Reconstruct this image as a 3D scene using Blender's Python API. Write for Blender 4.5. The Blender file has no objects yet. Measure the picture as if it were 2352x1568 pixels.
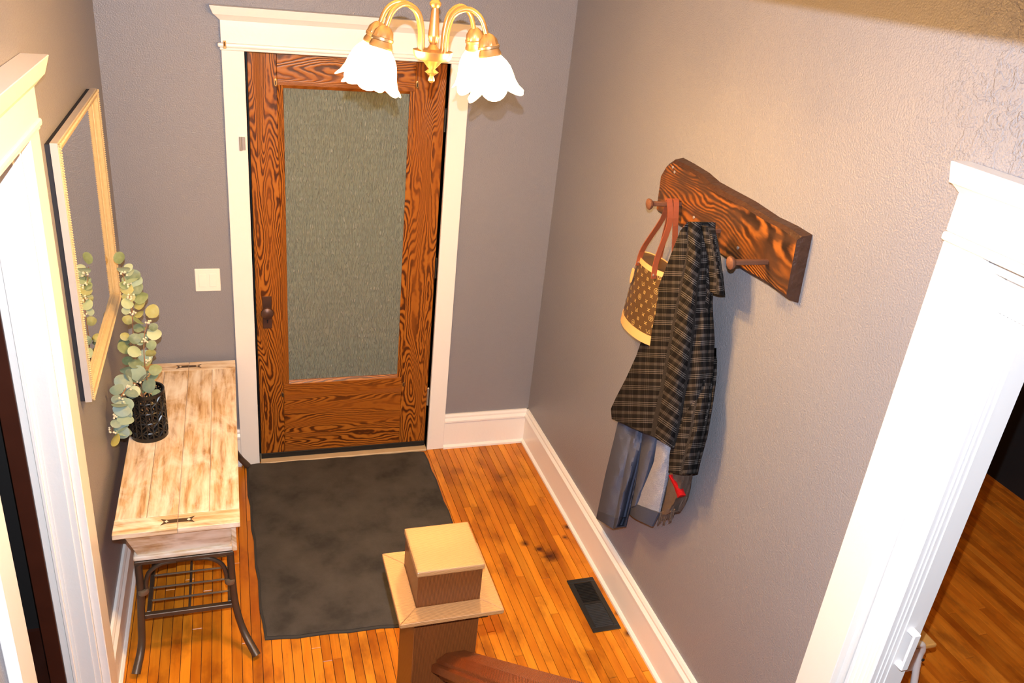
import bpy, bmesh, math, random
from mathutils import Vector, Matrix, Euler
random.seed(7)
S = bpy.context.scene
C = S.collection
PI = math.pi

# ------------------------------------------------------------------ camera
FPX = 1920.65
CAM_LOC = Vector((-0.0693, -3.9433, 2.6454))
CAM_ROT = Euler((1.12552, -0.09774, -0.30084), 'XYZ')
cd = bpy.data.cameras.new('camera')
cd.sensor_width = 36.0
cd.lens = FPX / 2352.0 * 36.0
cd.clip_start = 0.05
cam = bpy.data.objects.new('camera', cd)
cam.location = CAM_LOC
cam.rotation_euler = CAM_ROT
C.objects.link(cam)
S.camera = cam
CAM_M = CAM_ROT.to_matrix()

# ------------------------------------------------------------------ world, flash, exposure
W = bpy.data.worlds.new('world')
S.world = W
W.use_nodes = True
W.node_tree.nodes['Background'].inputs[0].default_value = (0.9, 0.85, 0.8, 1)
W.node_tree.nodes['Background'].inputs[1].default_value = 0.02

FLASH_POWER = 305.0
LAMP_POWER = 43.0
fl = bpy.data.lights.new('camera_flash', 'SPOT')
fl.energy = FLASH_POWER
fl.color = (0.86, 0.94, 1.06)
fl.spot_size = math.radians(160)
fl.spot_blend = 0.3
fl.shadow_soft_size = 0.006
flo = bpy.data.objects.new('camera_flash', fl)
flo.location = CAM_LOC + CAM_M @ Vector((0.0, 0.11, 0.0))
flo.rotation_euler = CAM_ROT
C.objects.link(flo)

vs = S.view_settings
vs.view_transform = 'Standard'
vs.look = 'None'
vs.gamma = 1.0
vs.use_curve_mapping = False
vs.exposure = 0.25
S.cycles.use_denoising = True
S.cycles.use_adaptive_sampling = True
S.cycles.adaptive_threshold = 0.1
S.cycles.adaptive_min_samples = 16
S.cycles.max_bounces = 6
S.cycles.diffuse_bounces = 3
S.cycles.glossy_bounces = 3
S.cycles.transparent_max_bounces = 12
S.cycles.sample_clamp_indirect = 6.0
S.cycles.caustics_refractive = False

# ------------------------------------------------------------------ measuring helper: photo pixel -> point on a plane of the room
def at(px, py, ax, v):
    d = CAM_M @ Vector(((px - 1176) / FPX, (784 - py) / FPX, -1.0))
    t = (v - CAM_LOC[ax]) / d[ax]
    return CAM_LOC + d * t

# ------------------------------------------------------------------ materials
def sl(r, g, b):
    def f(c):
        c /= 255.0
        return c / 12.92 if c <= 0.04045 else ((c + 0.055) / 1.055) ** 2.4
    return (f(r), f(g), f(b), 1.0)

class NT:
    def __init__(self, name):
        self.m = bpy.data.materials.new(name)
        self.m.use_nodes = True
        self.t = self.m.node_tree
        self.b = self.t.nodes['Principled BSDF']
        self.out = self.t.nodes['Material Output']
    def n(self, typ, **kw):
        nd = self.t.nodes.new(typ)
        for k, v in kw.items():
            setattr(nd, k, v)
        return nd
    def lk(self, a, b):
        self.t.links.new(a, b)
    def val(self, sock, v):
        if hasattr(v, 'is_linked') or isinstance(v, bpy.types.NodeSocket):
            self.lk(v, sock)
        else:
            sock.default_value = v
    def math(self, op, a, b=0.0, c=None, clamp=False):
        nd = self.n('ShaderNodeMath', operation=op, use_clamp=clamp)
        self.val(nd.inputs[0], a)
        self.val(nd.inputs[1], b)
        if c is not None:
            self.val(nd.inputs[2], c)
        return nd.outputs[0]
    def mix(self, f, a, b, blend='MIX'):
        nd = self.n('ShaderNodeMix', data_type='RGBA', blend_type=blend)
        self.val(nd.inputs[0], f)
        self.val(nd.inputs[6], a)
        self.val(nd.inputs[7], b)
        return nd.outputs[2]
    def pos(self):
        return self.n('ShaderNodeNewGeometry').outputs['Position']
    def obj(self):
        return self.n('ShaderNodeTexCoord').outputs['Object']
    def uv(self):
        return self.n('ShaderNodeTexCoord').outputs['UV']
    def rand(self):
        return self.n('ShaderNodeObjectInfo').outputs['Random']
    def sep(self, v):
        return self.n('ShaderNodeSeparateXYZ').outputs, v
    def xyz(self, v):
        nd = self.n('ShaderNodeSeparateXYZ')
        self.lk(v, nd.inputs[0])
        return nd.outputs[0], nd.outputs[1], nd.outputs[2]
    def comb(self, x, y, z):
        nd = self.n('ShaderNodeCombineXYZ')
        for i, v in enumerate((x, y, z)):
            self.val(nd.inputs[i], v)
        return nd.outputs[0]
    def map(self, v, scale=(1, 1, 1), loc=(0, 0, 0), rot=(0, 0, 0)):
        nd = self.n('ShaderNodeMapping')
        self.lk(v, nd.inputs[0])
        nd.inputs['Scale'].default_value = scale
        self.val(nd.inputs['Location'], loc)
        nd.inputs['Rotation'].default_value = rot
        return nd.outputs[0]
    def noise(self, v, scale=5, detail=3, rough=0.5, dist=0.0):
        nd = self.n('ShaderNodeTexNoise')
        self.lk(v, nd.inputs['Vector'])
        nd.inputs['Scale'].default_value = scale
        nd.inputs['Detail'].default_value = detail
        nd.inputs['Roughness'].default_value = rough
        nd.inputs['Distortion'].default_value = dist
        return nd.outputs[0]
    def ramp(self, f, stops, interp='LINEAR'):
        nd = self.n('ShaderNodeValToRGB')
        nd.color_ramp.interpolation = interp
        e = nd.color_ramp.elements
        while len(e) < len(stops):
            e.new(0.5)
        for el, (p, c) in zip(e, stops):
            el.position = p
            el.color = c if len(c) == 4 else (*c, 1)
        self.val(nd.inputs[0], f)
        return nd.outputs[0]
    def bump(self, h, dist=0.002, strength=1.0):
        nd = self.n('ShaderNodeBump')
        nd.inputs['Distance'].default_value = dist
        nd.inputs['Strength'].default_value = strength
        self.lk(h, nd.inputs['Height'])
        self.lk(nd.outputs[0], self.b.inputs['Normal'])
        return nd
    def base(self, c):
        self.val(self.b.inputs['Base Color'], c)
    def set(self, **kw):
        for k, v in kw.items():
            self.val(self.b.inputs[k.replace('_', ' ')], v)
        return self

def plain(name, col, rough=0.5, metal=0.0, spec=0.5, noise=0.0, bump=0.0, bscale=200):
    k = NT(name)
    if noise:
        c2 = tuple(c * (1 - noise) for c in col[:3]) + (1,)
        k.base(k.mix(k.noise(k.obj(), 14, 4), col, c2))
    else:
        k.base(col)
    k.set(Roughness=rough, Metallic=metal)
    k.b.inputs['Specular IOR Level'].default_value = spec
    if bump:
        k.bump(k.noise(k.obj(), bscale, 3), bump)
    return k.m

M = {}
def wall_mat(name, col, rough=0.42):
    k = NT(name)
    p = k.pos()
    k.base(k.mix(k.noise(p, 3.0, 1), col, tuple(c * 0.93 for c in col[:3]) + (1,)))
    k.set(Roughness=rough)
    k.b.inputs['Specular IOR Level'].default_value = 0.45
    peel = k.noise(p, 185, 1, 0.5)
    # knocked-down plaster patch high on the right wall by the opening
    x, y, z = k.xyz(p)
    my = k.ramp(k.math('ADD', y, 3.2), [(0.35, (1, 1, 1)), (1.0, (0, 0, 0))])
    mz = k.ramp(k.math('SUBTRACT', z, 1.6), [(0.45, (0, 0, 0)), (0.85, (1, 1, 1))])
    m = k.math('MULTIPLY', k.math('MULTIPLY', my, mz), k.ramp(x, [(0.9, (0, 0, 0)), (1.0, (1, 1, 1))]))
    kd = k.ramp(k.noise(p, 26, 3, 0.62, 0.8), [(0.5, (0, 0, 0)), (0.58, (1, 1, 1))])
    h = k.math('ADD', k.math('MULTIPLY', peel, 0.55), k.math('MULTIPLY', kd, k.math('MULTIPLY', m, 0.8)))
    k.bump(h, 0.0036)
    return k.m
M['wall'] = wall_mat('grey_wall_paint', sl(140, 138, 143))
M['upper'] = plain('cream_paint', sl(200, 190, 175), 0.7)
M['ceil'] = plain('ceiling_paint', sl(225, 220, 210), 0.8)
M['trim'] = plain('white_trim_paint', sl(243, 238, 232), 0.32, bump=0.0006, bscale=60)
M['vinyl'] = plain('white_vinyl', sl(250, 247, 245), 0.38)
M['dark'] = plain('unlit_closet_wall', sl(26, 23, 22), 0.7)  # near-black colour stands in for the closet having no light
M['black_wall'] = plain('charcoal_wall_paint', sl(34, 35, 37), 0.6, noise=0.3)
M['grey_vest'] = plain('grey_vestibule_paint', sl(120, 124, 116), 0.7)
M['grey_vest_low'] = plain('brown_vestibule_panel', sl(86, 80, 68), 0.7)

def floor_mat(name, tint=(.99, 1.02, .62), dark=0.0):
    k = NT(name)
    p = k.pos()
    r = k.rand()
    off = k.comb(k.math('MULTIPLY', r, 37.0), k.math('MULTIPLY', r, 91.0), 0.0)
    v = k.n('ShaderNodeVectorMath', operation='ADD')
    k.lk(p, v.inputs[0]); k.lk(off, v.inputs[1])
    q = v.outputs[0]
    g = k.noise(k.map(q, (38, 2.2, 5)), 1.0, 5, 0.6, 0.4)
    lo = k.noise(k.map(q, (5, 2.0, 3)), 1.0, 3, 0.55)
    t = lambda c: (c[0] * tint[0], c[1] * tint[1], c[2] * tint[2], 1)
    c = k.ramp(lo, [(0.25, t(sl(186, 98, 24))), (0.5, t(sl(214, 128, 38))), (0.78, t(sl(226, 150, 58)))])
    c = k.mix(k.math('MULTIPLY', k.math('SUBTRACT', g, 0.42), 1.3, clamp=True), c, t(sl(150, 74, 16)))
    tone = k.ramp(r, [(0.0, (0.72, 0.66, 0.58)), (0.35, (0.95, 0.93, 0.9)), (0.7, (1.04, 1.04, 1.03)), (1.0, (1.16, 1.2, 1.25))])
    c = k.mix(1.0, c, tone, 'MULTIPLY')
    # worn dark blotches
    bl = k.ramp(k.noise(k.map(p, (9, 4.5, 5)), 1.0, 4, 0.6), [(0.50, (0, 0, 0)), (0.74, (1, 1, 1))])
    c = k.mix(k.math('MULTIPLY', bl, 0.72), c, t(sl(112, 50, 16)))
    # burn marks and knots of their own
    kn_ = k.math('SUBTRACT', k.noise(p, 38, 2), 0.5)
    for (x, y, rad) in ((1.464, -0.823, .026), (1.426, -0.899, .02), (1.21, -0.905, .03), (1.304, -1.019, .055), (1.27, -0.96, .03),
                        (1.478, -1.44, .024), (1.473, -1.564, .026), (1.03, -.25, .05), (1.25, -.35, .05)):
        d = k.n('ShaderNodeVectorMath', operation='DISTANCE')
        k.lk(p, d.inputs[0]); d.inputs[1].default_value = (x, y, 0.0)
        dd = k.math('ADD', d.outputs['Value'], k.math('MULTIPLY', kn_, rad * 1.1))
        mk = k.math('SUBTRACT', 1.0, k.math('DIVIDE', dd, rad), clamp=True)
        c = k.mix(k.math('MULTIPLY', mk, 1.15 if x > 1.2 and y < -.7 else .6, clamp=True), c, sl(72, 32, 14))
    k.base(c)
    k.set(Roughness=0.33)
    k.b.inputs['Specular IOR Level'].default_value = 0.35
    k.bump(g, 0.0006)
    return k.m
M['floor'] = floor_mat('orange_maple_strip')
M['floor2'] = floor_mat('brown_maple_strip', (1.12, 1.0, .8))
M['gap'] = plain('floor_joint', sl(58, 30, 14), 0.8)

def oak(name, grain='z', light=(170, 102, 32), mid=(144, 77, 18), dark=(78, 38, 9), dens=1.0, off=0.0, flame=1.0, rough=0.38, cut=(0.3, 0.62)):
    k = NT(name)
    p = k.pos()
    r = k.rand()
    x, y, z = k.xyz(p)
    if grain == 'z': a, b, l = x, y, z
    elif grain == 'x': a, b, l = z, y, x
    else: a, b, l = x, z, y
    a = k.math('ADD', k.math('ADD', a, k.math('MULTIPLY', b, 0.7)), off)
    l2 = k.math('ADD', l, k.math('MULTIPLY', r, 17.0))
    v = k.comb(k.math('MULTIPLY', a, 9.0), k.math('MULTIPLY', l2, 1.5), off)
    n1 = k.noise(v, 1.0, 1.3, 0.5, 0.25)
    v2 = k.comb(k.math('MULTIPLY', a, 34.0), k.math('MULTIPLY', l2, 26.0), off)
    n2 = k.noise(v2, 1.0, 1, 0.5)
    # contour lines of a stretched noise: flame figure
    ph = k.math('ADD', k.math('ADD', k.math('MULTIPLY', n1, 160.0 * flame), k.math('MULTIPLY', a, 400.0 * dens)), k.math('MULTIPLY', n2, 4.5 * min(flame, 1.0)))
    s = k.math('MULTIPLY_ADD', k.math('SINE', ph), 0.5, 0.5)
    fib = k.noise(k.comb(k.math('MULTIPLY', a, 420.0), k.math('MULTIPLY', l2, 16.0), 0.0), 1.0, 2, 0.5)
    s2 = k.math('ADD', k.math('MULTIPLY', s, 0.8), k.math('MULTIPLY', fib, 0.32))
    strip = k.noise(k.comb(k.math('MULTIPLY', a, 13.0), k.math('MULTIPLY', l2, 0.5), off + 3), 1.0, 1)
    amt = k.ramp(strip, [(0.36, (0.25, 0.25, 0.25)), (0.56, (1, 1, 1))])
    c = k.ramp(s2, [(cut[0], sl(*light)), (cut[1], sl(*mid)), (0.86, sl(*dark))])
    flat = k.mix(fib, sl(*mid), sl(*[int(m * .62 + l * .38) for m, l in zip(mid, light)]))
    k.base(k.mix(amt, flat, c))
    k.set(Roughness=rough)
    k.b.inputs['Specular IOR Level'].default_value = 0.4
    k.bump(s2, -0.0006)
    return k.m
def rack_oak(*a, **kw):
    m = oak(*a, **kw)
    k = NT.__new__(NT)
    k.m, k.t = m, m.node_tree
    k.b = k.t.nodes['Principled BSDF']
    src = k.b.inputs['Base Color'].links[0].from_socket
    p = k.pos()
    d = k.ramp(k.noise(k.map(p, (4, 5.5, 15)), 1.0, 3, .55, .5), [(0.42, (0, 0, 0)), (0.6, (1, 1, 1))])
    k.base(k.mix(k.math('MULTIPLY', d, 0.86), src, sl(62, 40, 27)))
    return m
M['oak_z'] = oak('stained_oak_upright', 'z')
M['oak_x'] = oak('stained_oak_crosswise', 'x', off=2.3)
M['rack'] = rack_oak('live_edge_slab', 'y', (154, 90, 33), (92, 50, 20), (36, 20, 12), dens=1.0, off=1.1, flame=.95, rough=.4, cut=(.22, .62))
M['bark'] = plain('dark_bark_edge', sl(74, 42, 26), 0.5, noise=0.6, bump=0.006, bscale=40)
M['newel'] = oak('brown_newel_oak', 'z', (120, 66, 28), (102, 52, 22), (72, 36, 16), dens=5.5, flame=.25, rough=.3)
M['newel_top'] = oak('newel_oak_lit_top', 'x', (176, 124, 74), (166, 114, 66), (142, 94, 52), dens=6, flame=.25, rough=.40)  # same oak as the post, coloured paler for the chandelier light on top
M['newel_top'].node_tree.nodes['Principled BSDF'].inputs['Specular IOR Level'].default_value = 0.9
M['rail'] = oak('red_brown_handrail', 'y', (134, 66, 28), (106, 46, 18), (70, 28, 12), dens=4.0, flame=.25, rough=.25)
M['stair'] = oak('stair_oak', 'x', (150, 80, 30), (116, 58, 20), (70, 32, 12), flame=.3)
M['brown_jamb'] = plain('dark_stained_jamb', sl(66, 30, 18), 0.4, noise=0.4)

def wash(name, grain='y'):
    k = NT(name)
    p = k.pos(); r = k.rand()
    x, y, z = k.xyz(p)
    a, l = (x, y) if grain == 'y' else (y, x)
    a = k.math('ADD', a, k.math('MULTIPLY', r, 5.0))
    a = k.math('ADD', a, k.math('MULTIPLY', z, 1.0))
    st = k.noise(k.comb(k.math('MULTIPLY', a, 42.0), k.math('MULTIPLY', l, 4.0), 0.0), 1.0, 5, 0.62, 0.3)
    pt = k.noise(k.comb(k.math('MULTIPLY', a, 11.0), k.math('MULTIPLY', l, 5.0), 4.0), 1.0, 4, 0.6, 0.6)
    c = k.ramp(st, [(0.3, sl(156, 112, 68)), (0.48, sl(206, 172, 130)), (0.75, sl(236, 216, 188))])
    w = k.ramp(k.math('ADD', k.math('MULTIPLY', pt, 0.75), k.math('MULTIPLY', st, 0.25)), [(0.42, (0, 0, 0)), (0.64, (1, 1, 1))])
    k.base(k.mix(k.math('MULTIPLY', w, 0.9), c, sl(246, 236, 222)))
    k.set(Roughness=0.6)
    k.b.inputs['Specular IOR Level'].default_value = 0.25
    k.bump(st, 0.0008)
    return k.m
M['wash_y'] = wash('whitewashed_pine', 'y')
M['wash_x'] = wash('whitewashed_pine_crosswise', 'x')
M['inlay'] = plain('dark_inlay', sl(82, 62, 44), 0.55, noise=0.3)
M['iron'] = plain('bronzed_iron', sl(96, 80, 66), 0.42, metal=0.55, noise=0.45, bump=0.0006, bscale=90)
M['iron_hi'] = plain('worn_iron_collar', sl(134, 118, 98), 0.4, metal=0.5, noise=0.3)

def mat_pile():
    k = NT('charcoal_mat_pile')
    p = k.pos()
    a = k.noise(p, 5, 4, 0.62)
    f = k.noise(p, 420, 2, 0.6)
    c = k.ramp(a, [(0.34, sl(67, 64, 61)), (0.5, sl(89, 84, 79)), (0.7, sl(100, 95, 89))])
    k.base(k.mix(k.math('MULTIPLY', f, 0.5), c, sl(60, 55, 50)))
    k.set(Roughness=0.95)
    k.b.inputs['Specular IOR Level'].default_value = 0.1
    k.bump(k.math('ADD', f, k.math('MULTIPLY', a, 0.8)), 0.004)
    return k.m
M['mat'] = mat_pile()
M['mat_edge'] = plain('mat_binding', sl(54, 52, 50), 0.9)
M['vent'] = plain('black_register', sl(34, 34, 34), 0.35, bump=0.0003)
M['vase'] = plain('black_lattice_ceramic', sl(20, 19, 19), 0.28)
M['white_plastic'] = plain('white_plastic', sl(248, 240, 228), 0.35)
M['chrome'] = plain('chrome', sl(214, 210, 206), 0.3, metal=0.8)
M['brass_small'] = plain('aged_brass', sl(170, 130, 80), 0.35, metal=0.9)
M['bronze'] = plain('brown_bronze', sl(98, 70, 58), 0.4, metal=0.5, noise=0.3)
M['rubber'] = plain('black_rubber', sl(22, 20, 19), 0.6)
M['thresh'] = plain('pale_threshold', sl(206, 178, 140), 0.5, noise=0.2)
M['brass'] = plain('satin_brass', sl(202, 164, 112), 0.3, metal=0.85)
M['pewter'] = plain('ribbed_brass_cup', sl(178, 146, 108), 0.35, metal=0.8)

def glass_mat():
    k = NT('rain_glass')
    p = k.pos()
    x, y, z = k.xyz(p)
    s = k.noise(k.comb(k.math('MULTIPLY', x, 250.0), k.math('MULTIPLY', z, 30.0), 0.0), 1.0, 2, 0.5, 0.2)
    st = k.ramp(s, [(0.5, (0, 0, 0)), (0.64, (1, 1, 1))])
    k.base(k.mix(st, sl(142, 150, 138), sl(174, 180, 168)))
    k.set(Roughness=0.16)
    k.b.inputs['Specular IOR Level'].default_value = 0.7
    k.bump(st, 0.004)
    tr = k.n('ShaderNodeBsdfTransparent')
    tr.inputs[0].default_value = (0.9, 0.95, 0.9, 1)
    mx = k.n('ShaderNodeMixShader')
    mx.inputs[0].default_value = 0.3
    k.lk(k.b.outputs[0], mx.inputs[1]); k.lk(tr.outputs[0], mx.inputs[2])
    k.lk(mx.outputs[0], k.out.inputs[0])
    return k.m
M['glass'] = glass_mat()

def mirror_mat():
    k = NT('mirror_silver')
    k.base((0.86, 0.87, 0.86, 1))
    k.set(Roughness=0.0, Metallic=1.0)
    return k.m
M['mirror'] = mirror_mat()
def gilt(name, a, b, sc):
    k = NT(name)
    p = k.pos()
    k.base(k.mix(k.noise(p, 60, 4), a, b))
    k.set(Roughness=0.4, Metallic=0.25)
    k.bump(k.noise(p, sc, 2), 0.001)
    return k.m
M['gilt'] = gilt('pale_gilt', sl(226, 204, 158), sl(206, 176, 124), 150)
M['gilt_side'] = plain('silvered_frame_side', sl(196, 186, 178), 0.45, noise=0.15)
M['frame_back'] = plain('dark_frame_back', sl(30, 32, 40), 0.7)

def plaid():
    k = NT('black_grey_plaid_flannel')
    u, v, _ = k.xyz(k.uv())
    def stripes(c, per, ph):
        f = k.math('FRACT', k.math('ADD', k.math('DIVIDE', c, per), ph))
        g = lambda t: (t, t, t)
        return k.ramp(f, [(0.0, g(0)), (0.16, g(.55)), (0.34, g(.08)), (0.52, g(0)), (0.58, g(.85)), (0.63, g(0)), (0.69, g(.9)), (0.74, g(0)), (0.80, g(.8)), (0.85, g(0))], 'CONSTANT')
    a = stripes(u, 0.078, 0.1)
    b = stripes(v, 0.066, 0.3)
    n = k.noise(k.uv(), 900, 2)
    s = k.math('ADD', k.math('MULTIPLY', a, 0.26), k.math('MULTIPLY', b, 0.78))
    s = k.math('MULTIPLY', s, k.math('ADD', k.math('MULTIPLY', n, 0.7), 0.6))
    k.base(k.ramp(s, [(0.0, sl(21, 19, 19)), (0.4, sl(58, 53, 51)), (1.0, sl(112, 104, 100))]))
    k.set(Roughness=0.95)
    k.b.inputs['Specular IOR Level'].default_value = 0.1
    k.bump(n, 0.0006)
    return k.m
M['plaid'] = plaid()
def fleece(name, col, sc, amt, bd):
    k = NT(name)
    p = k.obj()
    n = k.noise(p, sc, 3, 0.6)
    k.base(k.mix(k.math('MULTIPLY', n, amt), col, tuple(c * .35 for c in col[:3]) + (1,)))
    k.set(Roughness=0.95)
    k.b.inputs['Specular IOR Level'].default_value = 0.1
    k.bump(n, bd)
    return k.m
M['hood'] = fleece('blue_grey_sweatshirt', sl(92, 96, 116), 260, .5, .001)
M['cuff'] = fleece('dark_rib_knit', sl(82, 86, 104), 400, .6, .001)
M['sherpa'] = fleece('pale_sherpa', sl(176, 176, 190), 240, .8, .004)
M['scarf'] = fleece('taupe_scarf', sl(112, 94, 84), 300, .7, .002)
M['red'] = fleece('red_stripe', sl(176, 24, 28), 300, .3, .001)
M['canvas'] = plain('brown_coated_canvas', sl(88, 62, 34), 0.42, noise=0.2)
M['print'] = plain('tan_print', sl(176, 144, 84), 0.5)
M['tan'] = plain('tan_leather', sl(222, 168, 106), 0.45)
M['strap'] = plain('chestnut_leather', sl(148, 76, 48), 0.42, noise=0.15)
M['spike'] = plain('rusty_spike', sl(128, 84, 62), 0.6, metal=0.3, noise=0.45, bump=0.001)

def leaf_mat():
    k = NT('eucalyptus_leaf')
    c = k.n('ShaderNodeObjectInfo').outputs['Color']
    k.base(k.mix(k.math('MULTIPLY', k.noise(k.obj(), 3, 3), 0.5), c, sl(176, 188, 152)))
    k.set(Roughness=0.5)
    return k.m
M['leaf'] = leaf_mat()
M['stem'] = plain('brown_twig', sl(150, 108, 76), 0.6)
M['berry'] = plain('pale_berry', sl(226, 214, 186), 0.5)
M['seat'] = plain('birch_seat', sl(226, 170, 96), 0.45, noise=0.12)
M['white_tube'] = plain('white_enamel_tube', sl(238, 230, 228), 0.3)

def shade_mat():
    k = NT('lit_frosted_shade')
    k.base(sl(255, 240, 215))
    k.set(Roughness=0.4)
    k.b.inputs['Emission Color'].default_value = (1.0, 0.80, 0.52, 1)
    k.b.inputs['Emission Strength'].default_value = 7.0
    tr = k.n('ShaderNodeBsdfTransparent')
    tr.inputs[0].default_value = (1, 0.94, 0.84, 1)
    mx = k.n('ShaderNodeMixShader')
    mx.inputs[0].default_value = 0.58
    k.lk(k.b.outputs[0], mx.inputs[1]); k.lk(tr.outputs[0], mx.inputs[2])
    k.lk(mx.outputs[0], k.out.inputs[0])
    return k.m
M['shade'] = shade_mat()
def bulb_mat():
    k = NT('lit_bulb')
    k.b.inputs['Emission Color'].default_value = (1, 0.8, 0.5, 1)
    k.b.inputs['Emission Strength'].default_value = 30.0
    return k.m
M['bulb'] = bulb_mat()

# ------------------------------------------------------------------ mesh builder
def root_loc(o):
    v = Vector((0, 0, 0))
    while o is not None:
        v += o.location
        o = o.parent
    return v

class MB:
    def __init__(self):
        self.v, self.f, self.uvs = [], [], None
    def quad(self, *pts):
        n = len(self.v)
        self.v += [tuple(p) for p in pts]
        self.f.append(tuple(range(n, n + len(pts))))
        return self
    def box(self, x0, x1, y0, y1, z0, z1):
        return self.frustum((x0, x1, y0, y1), z0, (x0, x1, y0, y1), z1)
    def frustum(self, lo, z0, hi, z1):
        n = len(self.v)
        for (a, b, c, d), z in ((lo, z0), (hi, z1)):
            self.v += [(a, c, z), (b, c, z), (b, d, z), (a, d, z)]
        self.f += [(n+3, n+2, n+1, n), (n+4, n+5, n+6, n+7), (n, n+1, n+5, n+4), (n+1, n+2, n+6, n+5), (n+2, n+3, n+7, n+6), (n+3, n, n+4, n+7)]
        return self
    def obox(self, c, ax, ay, az):
        c, ax, ay, az = map(Vector, (c, ax, ay, az))
        n = len(self.v)
        for sz in (-1, 1):
            for sx, sy in ((-1, -1), (1, -1), (1, 1), (-1, 1)):
                self.v.append(tuple(c + ax * sx + ay * sy + az * sz))
        self.f += [(n+3, n+2, n+1, n), (n+4, n+5, n+6, n+7), (n, n+1, n+5, n+4), (n+1, n+2, n+6, n+5), (n+2, n+3, n+7, n+6), (n+3, n, n+4, n+7)]
        return self
    def rings(self, rings, closed=True, cap=True):
        n = len(self.v); m = len(rings[0])
        for r in rings:
            self.v += [tuple(p) for p in r]
        for i in range(len(rings) - 1):
            for j in range(m if closed else m - 1):
                a = n + i * m + j; b = n + i * m + (j + 1) % m
                self.f.append((a, b, b + m, a + m))
        if cap and closed:
            self.f.append(tuple(range(n + m - 1, n - 1, -1)))
            k = n + (len(rings) - 1) * m
            self.f.append(tuple(range(k, k + m)))
        return self
    def tube(self, path, r, seg=10, cap=True):
        path = [Vector(p) for p in path]
        rr = r if isinstance(r, (list, tuple)) else [r] * len(path)
        rings = []
        up = None
        for i, p in enumerate(path):
            t = (path[min(i + 1, len(path) - 1)] - path[max(i - 1, 0)]).normalized()
            if up is None:
                up = Vector((0, 0, 1)) if abs(t.z) < 0.9 else Vector((1, 0, 0))
            s = t.cross(up).normalized()
            up = s.cross(t).normalized()
            rings.append([p + (s * math.cos(2 * PI * k / seg) + up * math.sin(2 * PI * k / seg)) * rr[i] for k in range(seg)])
        return self.rings(rings, True, cap)
    def lathe(self, prof, c=(0, 0, 0), axis=(0, 0, 1), seg=20, fn=None, cap=False):
        a = Vector(axis).normalized()
        s = a.orthogonal().normalized()
        t = a.cross(s)
        c = Vector(c)
        rings = []
        for i, (r, h) in enumerate(prof):
            ring = []
            for k in range(seg):
                th = 2 * PI * k / seg
                q, hh = (r, h) if fn is None else fn(i, th, r, h)
                ring.append(c + a * hh + (s * math.cos(th) + t * math.sin(th)) * q)
            rings.append(ring)
        return self.rings(rings, True, cap)
    def prism(self, poly, ax, a, b):
        """poly: 2-D points in the plane normal to axis ax; extruded from a to b"""
        n = len(self.v); m = len(poly)
        for v in (a, b):
            for (p, q) in poly:
                self.v.append({0: (v, p, q), 1: (p, v, q), 2: (p, q, v)}[ax])
        for j in range(m):
            k = (j + 1) % m
            self.f.append((n + j, n + k, n + m + k, n + m + j))
        self.f.append(tuple(range(n + m - 1, n - 1, -1)))
        self.f.append(tuple(range(n + m, n + 2 * m)))
        return self
    def mesh(self, name, mat, off=Vector((0, 0, 0)), bev=0.0, smooth=False, bseg=1):
        me = bpy.data.meshes.new(name)
        me.from_pydata([tuple(Vector(p) - off) for p in self.v], [], self.f)
        if self.uvs:
            ul = me.uv_layers.new(name='UVMap')
            for lp in me.loops:
                ul.data[lp.index].uv = self.uvs[lp.vertex_index]
        bm = bmesh.new()
        bm.from_mesh(me)
        bmesh.ops.recalc_face_normals(bm, faces=bm.faces)
        if bev:
            es = [e for e in bm.edges if len(e.link_faces) == 2 and e.calc_face_angle(0) > 0.5]
            bmesh.ops.bevel(bm, geom=es, offset=bev, segments=bseg, affect='EDGES', profile=0.6, clamp_overlap=True)
        bm.to_mesh(me)
        bm.free()
        if smooth:
            for p in me.polygons:
                p.use_smooth = True
            me.set_sharp_from_angle(angle=math.radians(38))
        me.materials.append(M[mat])
        return me
    def build(self, name, mat, parent=None, bev=0.0, smooth=False, bseg=1, origin=None):
        off = root_loc(parent) + (Vector(origin) if origin else Vector((0, 0, 0)))
        if parent is None and origin is None:
            off = Vector((0, 0, 0))
        me = self.mesh(name, mat, off, bev, smooth, bseg)
        o = bpy.data.objects.new(name, me)
        if origin:
            o.location = Vector(origin)
        C.objects.link(o)
        o.parent = parent
        return o

def empty(name, loc):
    o = bpy.data.objects.new(name, None)
    o.empty_display_size = 0.1
    o.location = loc
    C.objects.link(o)
    return o
def tag(o, label=None, cat=None, group=None, kind=None):
    if label: o['label'] = label
    if cat: o['category'] = cat
    if group: o['group'] = group
    if kind: o['kind'] = kind
    return o
def struct(o, label, cat):
    return tag(o, label, cat, kind='structure')
def bez(pts, n=24):
    """Catmull-Rom through points"""
    P = [Vector(p) for p in pts]
    P = [P[0] * 2 - P[1]] + P + [P[-1] * 2 - P[-2]]
    out = []
    k = len(P) - 3
    for i in range(n):
        t = i / (n - 1) * k
        j = min(int(t), k - 1)
        t -= j
        a, b, c, d = P[j:j + 4]
        out.append(0.5 * ((2 * b) + (c - a) * t + (2 * a - 5 * b + 4 * c - d) * t * t + (3 * b - a - 3 * c + d) * t ** 3))
    return out

# ------------------------------------------------------------------ the shell
XL, XR = -0.578, 1.5026
DW, DH = 0.905, 2.115          # front door opening
CW = 0.097                     # casing width
CEIL = 2.68
STX = 0.473                     # edge of stairwell opening in ceiling
YB = -5.6                      # rear of the hall
WT = 0.15

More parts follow.
